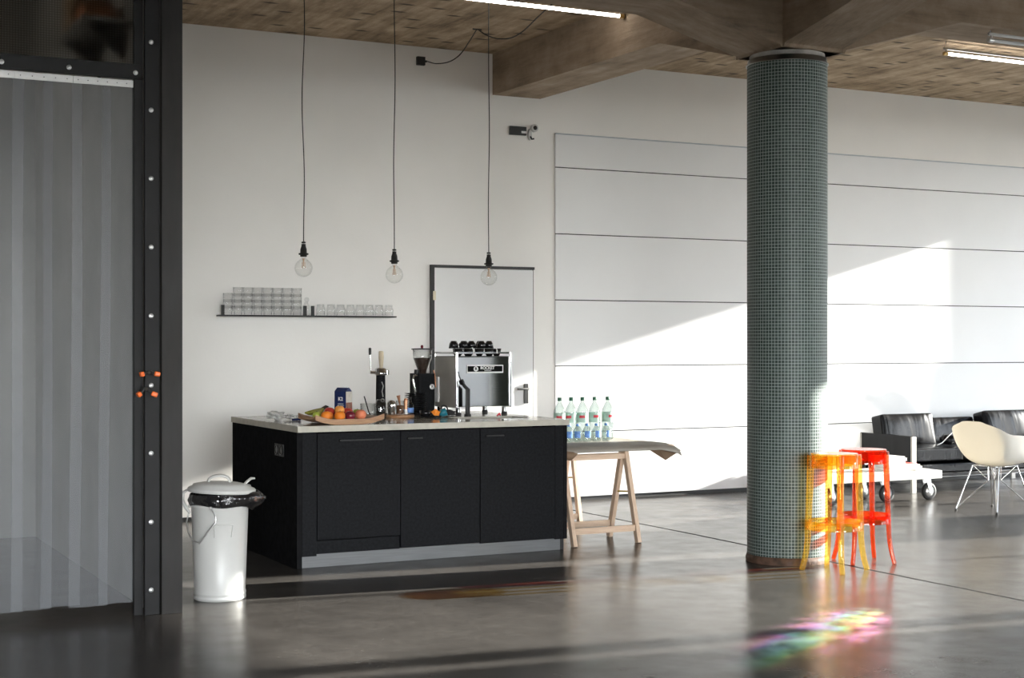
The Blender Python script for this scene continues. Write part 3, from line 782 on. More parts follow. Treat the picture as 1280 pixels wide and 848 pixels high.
G().box((0.093, 0.002, 0.322), (0.380, 0.005, 0.364)).build('badge_field', 'badge_black', bd)
G().lathe([(0.019, 0), (0.019, 0.0015)], seg=24, xf=Matrix.Translation((0.160, 0.002, 0.343)) @ Matrix.Rotation(PI / 2, 4, 'X')).build('emblem_disc', 'white_label', bd)
txt('emblem_letter', 'R', 0.030, bd, (0.160, 0.000, 0.343), (PI / 2, 0, 0), 'badge_black', 0.001)
txt('lettering', 'ROCKET', 0.030, bd, (0.255, 0.001, 0.349), (PI / 2, 0, 0), 'white_label', 0.0008)
txt('small_lettering', 'ESPRESSO', 0.013, bd, (0.258, 0.001, 0.330), (PI / 2, 0, 0), 'white_label', 0.0)
sw = G().box((-0.014, 0.30, 0.09), (0.0, 0.375, 0.28)).build('side_lever_box', 'white_label', em, bevel=0.004)
sw['label'] = 'white upright strip on the machine side'
# cups heaped on the machine, half covered by a dark cloth
cup0 = None
spots = [(0.06, 0.10), (0.145, 0.09), (0.235, 0.10), (0.315, 0.09), (0.385, 0.11), (0.10, 0.20), (0.19, 0.21), (0.285, 0.20), (0.37, 0.21)]
names = ['leftmost in the front row', 'second from left in the front row', 'middle of the front row', 'fourth from left in the front row', 'rightmost in the front row',
         'leftmost in the back row', 'second from left in the back row', 'third from left in the back row', 'rightmost in the back row']
for (x, y), nm in zip(spots, names):
    loc = (4.665 + x, 9.955 + y, ZC + 0.437)
    lab = 'small black cup on top of the espresso machine, ' + nm
    if cup0 is None:
        cup0 = thing('espresso_cup', lab, 'cup', loc, 0.4, 'black cups on the espresso machine')
        G().lathe([(0.018, 0.0), (0.030, 0.02), (0.036, 0.056), (0.033, 0.056), (0.026, 0.02), (0.0, 0.008)], seg=20).build('cup_body', 'black_gloss', cup0)
        G().tube(arc_pts(9, lambda u: (0.033 + 0.020 * math.sin(PI * u), 0, 0.012 + 0.036 * u)), 0.004, 6).build('handle', 'black_gloss', cup0)
    else:
        dup(cup0, loc, random.uniform(1.0, 2.2), lab)
up = [(0.045, 0.15, 'first of the front five'), (0.119, 0.13, 'second of the front five'), (0.193, 0.15, 'middle of the front five'), (0.267, 0.13, 'fourth of the front five'), (0.341, 0.15, 'last of the front five'),
      (0.085, 0.225, 'left of the three behind'), (0.175, 0.235, 'middle of the three behind'), (0.30, 0.225, 'right of the three behind')]
cup1 = None
for x, y, nm in up:
    loc = (4.665 + x, 9.955 + y, ZC + 0.4945)
    lab = 'upturned black cup in the top layer on the espresso machine, ' + nm
    if cup1 is None:
        cup1 = thing('espresso_cup', lab, 'cup', loc, 1.4, 'upturned cups on the espresso machine')
        G().lathe([(0.033, 0.0), (0.036, 0.0), (0.030, 0.036), (0.018, 0.056), (0.0, 0.056)], seg=20).build('cup_body', 'black_gloss', cup1)
        G().tube(arc_pts(9, lambda u: (0.033 + 0.020 * math.sin(PI * u), 0, 0.044 - 0.036 * u)), 0.004, 6).build('handle', 'black_gloss', cup1)
    else:
        dup(cup1, loc, random.uniform(1.0, 2.2), lab)

# coffee grinder
t = thing('coffee_grinder', 'black coffee grinder with a clear hopper of dark beans', 'grinder', (4.567, 10.36, ZC))
G().prism([(-0.066, -0.085), (0.074, -0.085), (0.074, 0.10), (-0.066, 0.10)], 0.0, 0.305).build('body', 'black_ply', t, bevel=0.02)
G().box((-0.072, -0.09, 0.0), (0.079, 0.105, 0.02)).build('base', 'black', t, bevel=0.008)
G().tube([(-0.062, -0.06, 0.29), (-0.090, -0.06, 0.29), (-0.100, -0.06, 0.26), (-0.078, -0.06, 0.17)], 0.008, 10).build('side_handle', 'steel', t)
G().lathe([(0.022, 0.30), (0.020, 0.335)], (-0.055, -0.03, 0), 16).build('adjuster', 'black', t)
G().lathe([(0.026, 0.300), (0.030, 0.315), (0.066, 0.415), (0.062, 0.422), (0.0, 0.424)], (0.003, 0.0, 0), 32).build('coffee_bean', 'beans', t)['kind'] = 'stuff'
G().lathe([(0.029, 0.300), (0.034, 0.318), (0.070, 0.418), (0.074, 0.484), (0.072, 0.484), (0.068, 0.418), (0.032, 0.318)], (0.003, 0.0, 0), 32, cap=False).build('hopper', 'glass', t)
ld = G().lathe([(0.082, 0.485), (0.084, 0.488), (0.081, 0.493), (0.0, 0.496)], (0.003, 0.0, 0), 32).build('hopper_lid', 'black', t)
G().lathe([(0.007, 0.496), (0.011, 0.505), (0.008, 0.518), (0, 0.520)], (0.0, 0.0, 0), 14).build('lid_knob', 'plum', ld)
em2 = G().lathe([(0.021, 0), (0.021, 0.003), (0.016, 0.004)], seg=20, xf=Matrix.Translation((0.045, -0.085, 0.205)) @ Matrix.Rotation(PI / 2, 4, 'X')).build('emblem', 'zinc', t)
txt('emblem_letter', 'R', 0.026, em2, (0.045, -0.0895, 0.205), (PI / 2, 0, 0), 'badge_black', 0.0005)
G().tube([(0.070, -0.06, 0.33), (0.078, -0.07, 0.27), (0.076, -0.08, 0.20)], 0.005, 8).build('dosing_lever', 'copper', t)

# stack of black saucers
sau = None
ordn = ['lowest', 'second from bottom', 'third from bottom', 'fourth from bottom', 'fifth from bottom', 'sixth from bottom', 'sixth from top', 'fifth from top', 'fourth from top', 'third from top', 'second from top', 'topmost']
for i in range(12):
    loc = (4.415 + random.uniform(-0.002, 0.002), 10.14 + random.uniform(-0.002, 0.002), ZC + 0.0005 + i * 0.0138)
    lab = 'black saucer, %s in the stack before the coffee grinder' % ordn[i]
    o = G().lathe([(0.040, 0.0), (0.044, 0.002), (0.080, 0.0105), (0.081, 0.0125), (0.078, 0.0128), (0.044, 0.006), (0.0, 0.005)], seg=32) if sau is None else None
    if sau is None:
        sau = tag(o.build('saucer', 'black_gloss', None, loc=loc), lab, 'saucer', 'stacked black saucers')
    else:
        c = sau.copy(); COL.objects.link(c); c.location = loc; c['label'] = lab
# lever press
t = thing('lever_press', 'tall black lever press with chrome head and pale wooden handle', 'press', (4.165, 10.20, ZC))
G().lathe([(0.055, 0), (0.055, 0.012), (0.04, 0.02)], seg=28).build('base', 'black', t)
cl = G().lathe([(0.037, 0.015), (0.034, 0.30)], seg=24).build('column_body', 'black_ply', t)
G().tube([(-0.006, -0.037, 0.25), (0.006, -0.037, 0.22), (-0.004, -0.037, 0.18), (0.004, -0.0375, 0.14)], 0.004, 6).tube(arc_pts(14, lambda u: (0.012 * math.cos(2 * PI * u), -0.037, 0.115 + 0.012 * math.sin(2 * PI * u)))[:-1], 0.003, 6, closed=True).build('emblem', 'paper_grey', cl)
G().lathe([(0.040, 0.298), (0.046, 0.302), (0.046, 0.322), (0.040, 0.326), (0.040, 0.345), (0.030, 0.352), (0.0, 0.354)], seg=28).build('head', 'chrome', t)
G().lathe([(0.013, 0.352), (0.015, 0.38), (0.019, 0.43), (0.018, 0.468), (0.012, 0.476), (0, 0.477)], (0.004, 0, 0), 18).build('pull_handle', 'handle_wood', t)
arm = G().tube([(-0.03, 0, 0.318), (-0.085, 0, 0.320)], 0.012, 12).build('arm', 'chrome', t)
G().tube([(-0.078, 0, 0.318), (-0.083, 0, 0.455)], 0.0045, 8).build('rod', 'chrome', arm)
G().lathe([(0.009, 0.448), (0.010, 0.47), (0.010, 0.494), (0.006, 0.50), (0, 0.50)], (-0.084, 0, 0), 14).build('knob', 'black', arm)
G().box((0.045, -0.014, 0.298), (0.062, 0.014, 0.336)).build('valve', 'chrome', t, bevel=0.005)

# things in glasses on a round board
tag(G().lathe([(0.10, 0.0), (0.105, 0.004), (0.105, 0.018), (0.10, 0.022), (0, 0.022)], seg=36).build('serving_board', 'oak', None, loc=(4.19, 9.90, ZC)), 'small round wooden board under the jar, bottle and scoop', 'board')
def tumbler(name, r, h, loc, label, mat='glass', group=None):
    p = [(r * 0.86, 0.0), (r * 0.90, 0.003), (r, h), (r - 0.003, h), (r * 0.84, 0.008), (0.0, 0.008)]
    return tag(G().lathe(p, seg=28).build(name, mat, None, loc=loc), label, 'glass', group)
tumbler('glass_beaker', 0.056, 0.105, (3.945, 9.90, ZC), 'wide clear glass holding a spoon beside the fruit tray')
t = thing('teaspoon', 'dark metal teaspoon leaning in the wide glass', 'spoon', (3.945, 9.90, ZC + 0.012))
G().tube([(0.012, 0, 0.014), (-0.008, 0, 0.08), (-0.028, 0, 0.145)], 0.0045, 8).build('handle', 'steel_dark', t)
G().ball((0.014, 0, 0.016), 0.014, 2, squash=(0.5, 0.8, 1.1)).build('bowl', 'steel_dark', t)
t = thing('glass_jug', 'rounded clear glass jug standing behind the fruit tray', 'jug', (4.06, 9.945, ZC))
G().lathe([(0.038, 0), (0.044, 0.01), (0.046, 0.06), (0.042, 0.10), (0.030, 0.125), (0.026, 0.130), (0.028, 0.12), (0.038, 0.098), (0.041, 0.06), (0.034, 0.012), (0, 0.01)], seg=28).build('body', 'glass', t)
G().tube(arc_pts(9, lambda u: (-0.044 - 0.020 * math.sin(PI * u), 0, 0.03 + 0.07 * u)), 0.005, 8).build('handle', 'glass', t)
zb = ZC + 0.0225
t = thing('cocktail_shaker', 'round-shouldered steel shaker on the round wooden board', 'shaker', (4.128, 9.905, zb))
G().lathe([(0.026, 0), (0.032, 0.05), (0.033, 0.07), (0.030, 0.085), (0.020, 0.098), (0, 0.104)], seg=24).build('body', 'steel', t)
t = thing('coffee_jar', 'clear jar of brown coffee with a spoon on the round board', 'jar', (4.197, 9.91, zb))
G().lathe([(0.028, 0), (0.030, 0.004), (0.030, 0.098), (0.0285, 0.098), (0.0285, 0.004)], seg=24).build('glass_wall', 'glass', t)
G().lathe([(0.0275, 0.003), (0.0275, 0.062), (0, 0.068)], seg=20).build('coffee', 'coffee_jar', t)
G().tube([(0.0, 0, 0.06), (-0.012, 0, 0.125), (-0.014, 0, 0.135)], [0.004, 0.012, 0.015], 10).build('scoop', 'copper', t)
t = thing('brush', 'copper-handled brush standing on the round wooden board', 'brush', (4.252, 9.935, zb))
G().lathe([(0.014, 0), (0.012, 0.035)], seg=14).build('bristles', 'white_label', t)
G().lathe([(0.012, 0.034), (0.011, 0.06), (0.014, 0.10), (0.011, 0.112), (0, 0.114)], seg=14).build('handle', 'copper', t)
t = thing('syrup_bottle', 'small clear bottle with a blue label between board and saucers', 'bottle', (4.295, 9.955, ZC))
G().lathe([(0.024, 0), (0.026, 0.004), (0.026, 0.085), (0.012, 0.108), (0.011, 0.13), (0.009, 0.13), (0.009, 0.108)], seg=20).build('body', 'glass', t)
G().lathe([(0.0264, 0.03), (0.0264, 0.065)], seg=20, cap=False).build('bottle_label', 'blue_label', t)
G().lathe([(0.012, 0.128), (0.012, 0.145), (0, 0.146)], seg=14).build('cap', 'black', t)

# plate with black bowl, napkin; teal cup
tag(G().lathe([(0.045, 0), (0.05, 0.003), (0.088, 0.012), (0.086, 0.014), (0.05, 0.007), (0, 0.006)], seg=36).build('plate', 'black_gloss', None, loc=(4.365, 9.76, ZC)), 'black plate with a black bowl and orange napkin on it', 'plate')
tag(G().lathe([(0.022, 0), (0.036, 0.012), (0.042, 0.045), (0.039, 0.045), (0.033, 0.014), (0, 0.007)], seg=28).build('bowl', 'black_gloss', None, loc=(4.330, 9.765, ZC + 0.0075)), 'small black bowl on the black plate', 'bowl')
def nap(u, v):
    a = (u - 0.5) * 1.7
    r = 0.040 * v
    return (0.052 * a * (0.4 + 0.6 * v) + 0.0, 0.012 * math.sin(a * 9) * v + 0.02 * v, 0.004 + 0.050 * v * (0.75 + 0.25 * math.cos(a * 5)))
tag(G().grid(nap, 22, 6).build('napkin', 'napkin', None, solid=0.003, loc=(4.406, 9.735, ZC + 0.012)), 'folded orange napkin on the black plate', 'napkin')
t = thing('teal_cup', 'teal cup lying tipped beside the black plate', 'cup', (4.487, 9.80, ZC + 0.033))
xf = Matrix.Rotation(R(68), 4, 'Y') @ Matrix.Rotation(R(20), 4, 'X') @ Matrix.Translation((0, 0, -0.03))
G().lathe([(0.016, 0), (0.024, 0.006), (0.031, 0.055), (0.028, 0.055), (0.020, 0.01), (0, 0.008)], seg=24, xf=xf).build('cup_body', 'teal', t)
# black cable bundle
pts = []
for i in range(90):
    a = i * 0.42
    rr = 0.036 + 0.018 * math.sin(i * 0.9)
    pts.append((rr * math.cos(a) * 1.1, rr * math.sin(a), 0.008 + 0.030 * (0.5 + 0.5 * math.sin(i * 0.61)) * (1 - i / 140)))
g = G().tube(pts, 0.007, 6)
g.tube(arc_pts(16, lambda u: (-0.02 + 0.026 * math.cos(PI * u * 1.15), 0.0, 0.035 + 0.04 * math.sin(PI * u))), 0.006, 6)
tag(g.build('power_cable', 'rubber', None, loc=(4.605, 9.99, ZC)), 'black cable bundled in loops beside the espresso machine', 'cable')
t = thing('red_clip', 'small red clip lying before the machine foot', 'clip', (4.885, 9.70, ZC))
G().tube([(-0.014, 0, 0.006), (0.010, 0.004, 0.024)], [0.006, 0.007], 8).build('grip', 'red_print', t)
G().tube([(0.006, 0.004, 0.018), (0.016, 0.002, 0.008)], 0.006, 8).build('jaw', 'red_print', t)

# fruit tray
t = thing('fruit_tray', 'long wooden tray with upturned ends, heaped with fruit', 'tray', (3.54, 9.33, ZC))
def tray(u, v):
    x = -0.24 + 0.48 * u; y = -0.13 + 0.33 * v
    k = abs(u - 0.5) * 2
    rise = 0.030 * max(0, (k - 0.45) / 0.55) ** 1.6
    side = 0.016 * abs(2 * v - 1) ** 4
    return (x, y + 0.02 * (1 - u) * 0, 0.010 + rise + side)
G().grid(tray, 24, 10).build('tray_board', 'oak', t, solid=0.016)
def rim(y):
    g = G()
    up, dn = [], []
    for i in range(25):
        u = i / 24; x = -0.24 + 0.48 * u; k = abs(u - 0.5) * 2
        rise = 0.030 * max(0, (k - 0.45) / 0.55) ** 1.6
        dn.append((x, 0.001 + rise)); up.append((x, 0.036 + rise * 1.05))
    g.prism(dn + up[::-1], y, y + 0.012, 'Y')
    return g
rim(-0.138).build('tray_rim', 'oak', t, bevel=0.003)
rim(0.195).build('tray_rim', 'oak', t, bevel=0.003)
TX, TY, TZ = 3.54, 9.33, ZC + 0.0185
def fruit(name, mat, x, y, z, r, label, cat, squash=(1, 1, 0.94), stem=True, stem_mat='banana_tip'):
    e = thing(name, label, cat, (TX + x, TY + y, TZ + z))
    p = []
    n = 14
    for i in range(n + 1):
        a = PI * i / n
        rr = math.sin(a); zz = -math.cos(a)
        dip = 0.16 * math.exp(-(rr / 0.32) ** 2)
        p.append((r * rr * squash[0], r + r * squash[2] * (zz - math.copysign(dip, zz))))
    G().lathe(p, seg=20).build('flesh', mat, e)
    if stem:
        G().tube([(0, 0, r * 1.72), (0.002, 0, r * 2.0)], 0.0018, 6).build('stem', stem_mat, e)
    return e
fruit('orange', 'orange_fruit', -0.138, -0.055, 0.003, 0.035, 'left of the two front oranges, touching the green bananas', 'orange')
fruit('orange', 'orange_fruit', -0.048, -0.070, 0, 0.036, 'orange at the front of the tray, between left orange and plum', 'orange')
fruit('orange', 'orange_fruit', -0.098, 0.012, 0, 0.033, 'orange tucked behind the two front oranges on the tray', 'orange')
fruit('apple', 'apple_red', -0.065, 0.080, 0.018, 0.037, 'red apple behind the left orange on the tray', 'apple')
fruit('apricot', 'apricot', -0.020, 0.01, 0.036, 0.034, 'yellow-orange apricot resting on top of the oranges', 'apricot')
fruit('plum', 'plum', 0.030, -0.055, 0, 0.035, 'dark purple plum at the front of the tray', 'plum')
fruit('apple', 'apple_red', 0.052, 0.055, 0.008, 0.040, 'large streaky red apple behind the plum', 'apple')
fruit('apple', 'apple_red', 0.022, 0.145, 0.0, 0.038, 'red apple at the back of the tray before the carton', 'apple')
fruit('peach', 'peach', 0.108, -0.045, 0.002, 0.038, 'pink-orange peach at the right end of the fruit heap', 'peach')
fruit('lime', 'lime', 0.125, 0.06, 0.010, 0.033, 'yellow-green lime at the right back of the fruit heap', 'lime')
fruit('lime', 'lime', -0.182, 0.005, 0.012, 0.028, 'green lime beside the bananas on the tray', 'lime')
bn = thing('banana_bunch', 'bunch of greenish bananas with a black stem at the tray left', 'bananas', (TX - 0.155, TY + 0.12, TZ + 0.022))
for k in range(3):
    a0 = 0.25 + 0.28 * k
    pts = []
    for i in range(9):
        u = i / 8
        a = a0 + 0.2 * u
        pts.append((0.075 - 0.17 * u * math.cos(a), 0.03 - 0.15 * u * math.sin(a), 0.020 + 0.036 * (1 - u) ** 2 + 0.012 * u * u))
    G().tube(pts, [0.007, 0.012, 0.016, 0.0175, 0.0178, 0.017, 0.015, 0.010, 0.005], 8).build('banana', 'banana', bn)
G().tube([(0.065, 0.03, 0.052), (0.090, 0.03, 0.064), (0.105, 0.028, 0.058)], [0.012, 0.014, 0.013], 8).build('stem', 'banana_tip', bn)

# drinks carton
t = thing('drinks_carton', 'dark blue drinks carton with brown side standing behind the fruit', 'carton', (3.632, 9.737, ZC), R(-55))
cw, cd, ch = 0.095, 0.075, 0.20
g = G()
g.box((0, 0, 0), (cw, cd, ch))
g.build('carton_body', 'navy', t, bevel=0.002)
G().prism([(0, ch), (cd, ch), (cd * 0.55, ch + 0.026), (cd * 0.45, ch + 0.026)], 0, cw, 'X').build('gable', 'navy', t)
G().box((cw, 0.001, 0.0), (cw + 0.0015, cd - 0.001, ch - 0.001)).build('side_face', 'carton_side', t)
G().box((cw + 0.001, 0.001, 0.03), (cw + 0.0022, cd - 0.001, ch * 0.62)).build('brown_band', 'carton_brown', t)
G().box((0.030, cd * 0.43, ch + 0.018), (0.085, cd * 0.57, ch + 0.032)).build('gable_tab', 'white_label', t)
txt('lettering', 'K2', 0.034, t, (0.052, -0.002, ch * 0.74), (PI / 2, 0, 0), 'white_label', 0.001)
for i, (z, w) in enumerate(((0.112, 0.046), (0.100, 0.054), (0.088, 0.040))):
    G().box((0.052 - w / 2, -0.0015, z), (0.052 + w / 2, -0.0003, z + 0.005)).build('small_print', 'crumple', t)
G().prism([(0.0, 0.0), (cw, 0.0), (cw, 0.012), (0.045, 0.028), (0.0, 0.05)], -0.0015, -0.0003, 'Y').build('pale_swoosh', 'blue_label', t)

# crumpled wrap and a pen-like dark bit at the counter's left end
def crumple(name, loc, sx, sy, sz, seed, mat, label, cat):
    g = G().ball((0, 0, sz * 1.6), 1.0, 4, squash=(sx, sy, sz), lump=0.9, seed=seed)
    return tag(g.build(name, mat, None, loc=loc), label, cat)
crumple('plastic_wrap', (3.27, 9.90, ZC + 0.001), 0.055, 0.06, 0.022, 3, 'crumple', 'crumpled clear plastic wrap at the left end of the worktop', 'wrap')
crumple('plastic_wrap', (3.375, 9.93, ZC + 0.001), 0.035, 0.04, 0.014, 8, 'crumple', 'smaller scrap of clear wrap beside the wooden tray', 'wrap')
t = thing('bottle_opener', 'small dark blue opener lying beside the clear wrap', 'opener', (3.385, 9.80, ZC))
G().tube([(-0.035, 0, 0.008), (0.01, 0.01, 0.009)], [0.007, 0.008], 8).build('grip', 'navy', t)
G().ball((0.022, 0.013, 0.012), 0.012, 2).build('head', 'navy', t)

# ------------------------------------------------------------------ rubbish bin
bn = thing('rubbish_bin', 'white enamel bin with black bag under its tilted lid', 'bin', (2.41, 8.31, 0))
G().lathe([(0.138, 0.0), (0.146, 0.006), (0.147, 0.020), (0.142, 0.026), (0.147, 0.034), (0.147, 0.044), (0.143, 0.050), (0.160, 0.52), (0.166, 0.528), (0.166, 0.540), (0.158, 0.545), (0.155, 0.53), (0.138, 0.06), (0, 0.05)], seg=48).build('body', 'white_enamel', bn)
cam_dir = Vector((-2.41, -8.31, 0)).normalized()
sd = Vector((-cam_dir.y, cam_dir.x, 0))      # towards the right of the bin as the camera sees it
def rim_pt(ang, r, z):
    v = cam_dir * math.cos(ang) + sd * math.sin(ang)
    return (v.x * r, v.y * r, z)
G().tube([rim_pt(a, 0.158, z) if not i in (1, 2) else rim_pt(a, 0.176, z) for i, (a, z) in enumerate(((-0.18, 0.365), (-0.18, 0.435), (0.42, 0.435), (0.42, 0.365)))], 0.0045, 8).build('bracket', 'white_enamel', bn)
G().tube([rim_pt(-0.30, 0.172, 0.535), rim_pt(-0.14, 0.186, 0.49), rim_pt(-0.12, 0.19, 0.455), rim_pt(-0.36, 0.192, 0.40), rim_pt(-0.62, 0.192, 0.335), rim_pt(-0.95, 0.186, 0.345), rim_pt(-1.25, 0.185, 0.39), rim_pt(-1.45, 0.186, 0.44), rim_pt(-1.5, 0.172, 0.50)], 0.0045, 8).build('bail_handle', 'zinc', bn)
for a in (-0.30, -1.5):
    G().ball(rim_pt(a, 0.168, 0.53), 0.011, 2).build('handle_ear', 'white_enamel', bn)
ld = G().lathe([(0.185, -0.012), (0.190, -0.010), (0.192, 0.004), (0.186, 0.012), (0.165, 0.020), (0.162, 0.030), (0.10, 0.042), (0.06, 0.044), (0.0, 0.046)], seg=48, xf=Matrix.Translation((sd.x * 0.01, sd.y * 0.01, 0.618)) @ Matrix.Rotation(R(-2.5), 4, cam_dir)).build('lid', 'white_enamel', bn)
q = Vector((sd.x * -0.005, sd.y * -0.005, 0.655))
G().tube(arc_pts(13, lambda u: q + sd * (0.062 * math.cos(PI * (1 - u))) + Vector((0, 0, 0.044 * math.sin(PI * u) ** 0.7))), 0.015, 10, flat=0.5).build('lid_handle', 'white_enamel', ld)
q2 = Vector((sd.x * 0.125, sd.y * 0.125, 0.632))
G().tube([q2, q2 + sd * 0.025 + Vector((0, 0, 0.028)), q2 + sd * 0.05 + Vector((0, 0, 0.048)), q2 + sd * 0.072 + Vector((0, 0, 0.047))], [0.015, 0.016, 0.015, 0.011], 8, flat=0.5).build('lid_lever', 'white_enamel', ld)
G().tube([Vector((0, 0, z)) - sd * x + cam_dir * 0.02 for x, z in ((0.182, 0.622), (0.205, 0.605), (0.208, 0.565), (0.188, 0.520), (0.166, 0.490))], [0.016, 0.020, 0.022, 0.02, 0.014], 10, flat=0.5).build('lid_hinge', 'white_enamel', bn)
def bag(u, v):
    a = 2 * PI * u
    d = cam_dir * math.cos(a) + sd * math.sin(a)
    right = max(0.0, d.dot(sd)) ** 4
    hang = 0.5 + 0.5 * math.sin(a * 3 + 1)
    top = 0.604 + 0.006 * d.dot(sd)
    zz = top - v * (0.055 + 0.022 * hang + 0.050 * right)
    r = 0.168 + 0.008 * math.sin(PI * v) + 0.005 * noise.noise(Vector((a * 5, v * 3, 0))) + right * 0.075 * math.sin(PI * min(1, v * 0.72 + 0.22)) * (1 + 0.25 * noise.noise(Vector((a * 9, v * 7, 3))))
    return (d.x * r, d.y * r, zz)
G().grid(bag, 96, 12).build('bin_bag', 'bin_bag', bn, solid=0.002)

# ------------------------------------------------------------------ trestle table with bottles
t = thing('trestle_table', 'pale pine trestle table with a draped grey-beige cover', 'table', (5.22, 9.33, 0))
TW_, TD_ = 0.99, 1.40
G().box((0.02, 0.05, 0.672), (TW_ - 0.02, TD_ - 0.02, 0.692)).build('tabletop', 'pine_x', t)
def cov(u, v):
    x = -0.03 + (TW_ + 0.06) * u; y = 0.0 + (TD_ + 0.02) * v
    z = 0.700
    return (x, y, z)
def cov_fn(u, v):
    # flat sheet that turns down at its front edge and sags at the right-hand front corner
    x = -0.035 + (TW_ + 0.05) * u
    y = -0.05 + (TD_ + 0.07) * v
    e = max(0.0, 1 - v / 0.05)
    z = 0.699 - 0.032 * e ** 1.5
    cr = max(0.0, (u - 0.80) / 0.20)
    fr = max(0.0, (0.14 - v) / 0.14)
    z -= 0.040 * cr * fr
    r = max(0.0, (u - 0.94) / 0.06)
    z -= 0.012 * r * r
    y += 0.035 * cr * e
    x -= 0.01 * r
    return (x, y, z)
G().grid(cov_fn, 30, 50).build('table_cover', 'cover', t, solid=0.006)
G()._add
fold = G()
fold._add([(0.80, -0.015, 0.672), (1.005, 0.01, 0.652), (1.0, 0.13, 0.690), (0.86, -0.005, 0.585), (0.72, 0.02, 0.672), (0.80, 0.06, 0.655)],
          [(0, 3, 1), (1, 3, 2), (4, 3, 0), (5, 3, 4), (5, 2, 3)], 0)
o = fold.build('hanging_corner', 'cover_under', t, solid=0.003); o['label'] = 'brown cover corner hanging below the front edge'
o = G().ball((0.86, 0.02, 0.648), 0.028, 2, squash=(1, 0.5, 0.8)).build('yellow_lining', 'yellow', t)
G().tube([(-0.04, -0.035, 0.655), (0.03, -0.04, 0.645), (0.085, -0.03, 0.662)], [0.034, 0.036, 0.014], 12, flat=0.9).build('rolled_corner', 'cover_under', t)
def trestle(y0, name):
    p = G()
    lg = 0.032
    x0, x1 = 0.03, 0.565
    for s in (-1, 1):
        yy = y0 + s * 0.205; ya = y0 + s * 0.018
        for x in (x0, x1):
            G().bar((x, ya, 0.668), (x, yy, 0.0), lg, 0.045, (0, 1, 0)).build('leg', 'pine', t, bevel=0.002)
        for f, hh in ((0.16, 0.045), (0.93, 0.04)):
            yb = yy + (ya - yy) * f; z = 0.668 * f
            G().bar((x0, yb, z), (x1, yb, z), 0.02, hh).build('rail', 'pine_x', t, bevel=0.002)
    for x in (x0, x1):
        G().bar((x, y0 - 0.10, 0.365), (x, y0 + 0.10, 0.35), 0.006, 0.012).build('stay', 'yellow', t)
trestle(0.105, 'front')
x_keep = None
def trestle_back():
    for s in (-1, 1):
        yy = 1.27 + s * 0.16; ya = 1.27 + s * 0.018
        for x in (0.25, 0.77):
            G().bar((x, ya, 0.668), (x, yy, 0.0), 0.032, 0.045, (0, 1, 0)).build('leg', 'pine', t, bevel=0.002)
        for f in (0.07, 0.93):
            yb = yy + (ya - yy) * f; z = 0.668 * f + 0.01
            G().bar((0.25, yb, z), (0.77, yb, z), 0.02, 0.045).build('rail', 'pine_x', t, bevel=0.002)
    for x in (0.25, 0.77):
        G().bar((x, 1.19, 0.365), (x, 1.35, 0.35), 0.006, 0.012).build('stay', 'yellow', t)
trestle_back()

def big_bottle(loc, label):
    e = thing('water_bottle', label, 'bottle', loc, 0, 'large water bottles on the trestle table')
    G().lathe([(0.034, 0.0), (0.044, 0.006), (0.0455, 0.02), (0.0455, 0.09), (0.043, 0.096), (0.0455, 0.102), (0.0455, 0.213), (0.042, 0.238), (0.028, 0.268), (0.016, 0.290), (0.0135, 0.300), (0.0135, 0.312)], seg=20).build('body', 'pet', e)
    G().lathe([(0.0145, 0.305), (0.016, 0.307), (0.016, 0.330), (0.013, 0.332), (0, 0.332)], seg=14).build('cap', 'green_cap', e)
    lb = G().lathe([(0.0460, 0.138), (0.0460, 0.212)], seg=20, cap=False).build('bottle_label', 'green_label', e)
    G().lathe([(0.0464, 0.172), (0.0464, 0.192)], seg=6, cap=False, arc=(R(-150), R(-95))).build('red_emblem', 'red_print', lb)
    return e
bb = None
nm5 = ['leftmost of the five tall bottles', 'second from left of the five tall bottles', 'middle one of the five tall bottles', 'fourth from left of the five tall bottles', 'rightmost of the five tall bottles']
ZT = 0.7035
for i, x in enumerate((5.557, 5.662, 5.759, 5.872, 5.985)):
    loc = (x, 10.0 + 0.008 * (i % 2), ZT)
    lab = 'green-capped water bottle on the trestle table, ' + nm5[i]
    if bb is None: bb = big_bottle(loc, lab)
    else: dup(bb, loc, 0.35 * (i - 2), lab)
def small_bottle(loc, label):
    e = thing('water_bottle', label, 'bottle', loc, 0, 'small water bottles on the trestle table')
    G().lathe([(0.028, 0.0), (0.034, 0.004), (0.035, 0.012), (0.035, 0.07), (0.033, 0.088), (0.020, 0.108), (0.013, 0.116), (0.013, 0.124)], seg=18).build('body', 'pet', e)
    G().lathe([(0.0135, 0.118), (0.0145, 0.120), (0.0145, 0.134), (0, 0.135)], seg=12).build('cap', 'blue_label', e)
    G().lathe([(0.0355, 0.030), (0.0355, 0.080)], seg=10, cap=False, arc=(R(-150), R(-70))).build('bottle_label', 'blue_label', e)
    return e
sb = None
nm4 = ['leftmost of the five short bottles, half behind the counter', 'second from left of the five short bottles', 'middle one of the five short bottles', 'fourth from left of the five short bottles', 'rightmost of the five short bottles']
for i, x in enumerate((5.555, 5.632, 5.714, 5.797, 5.882)):
    loc = (x, 9.85, ZT)
    lab = 'blue-labelled water bottle, ' + nm4[i]
    if sb is None: sb = small_bottle(loc, lab)
    else: dup(sb, loc, 0.3 * (i - 2), lab)

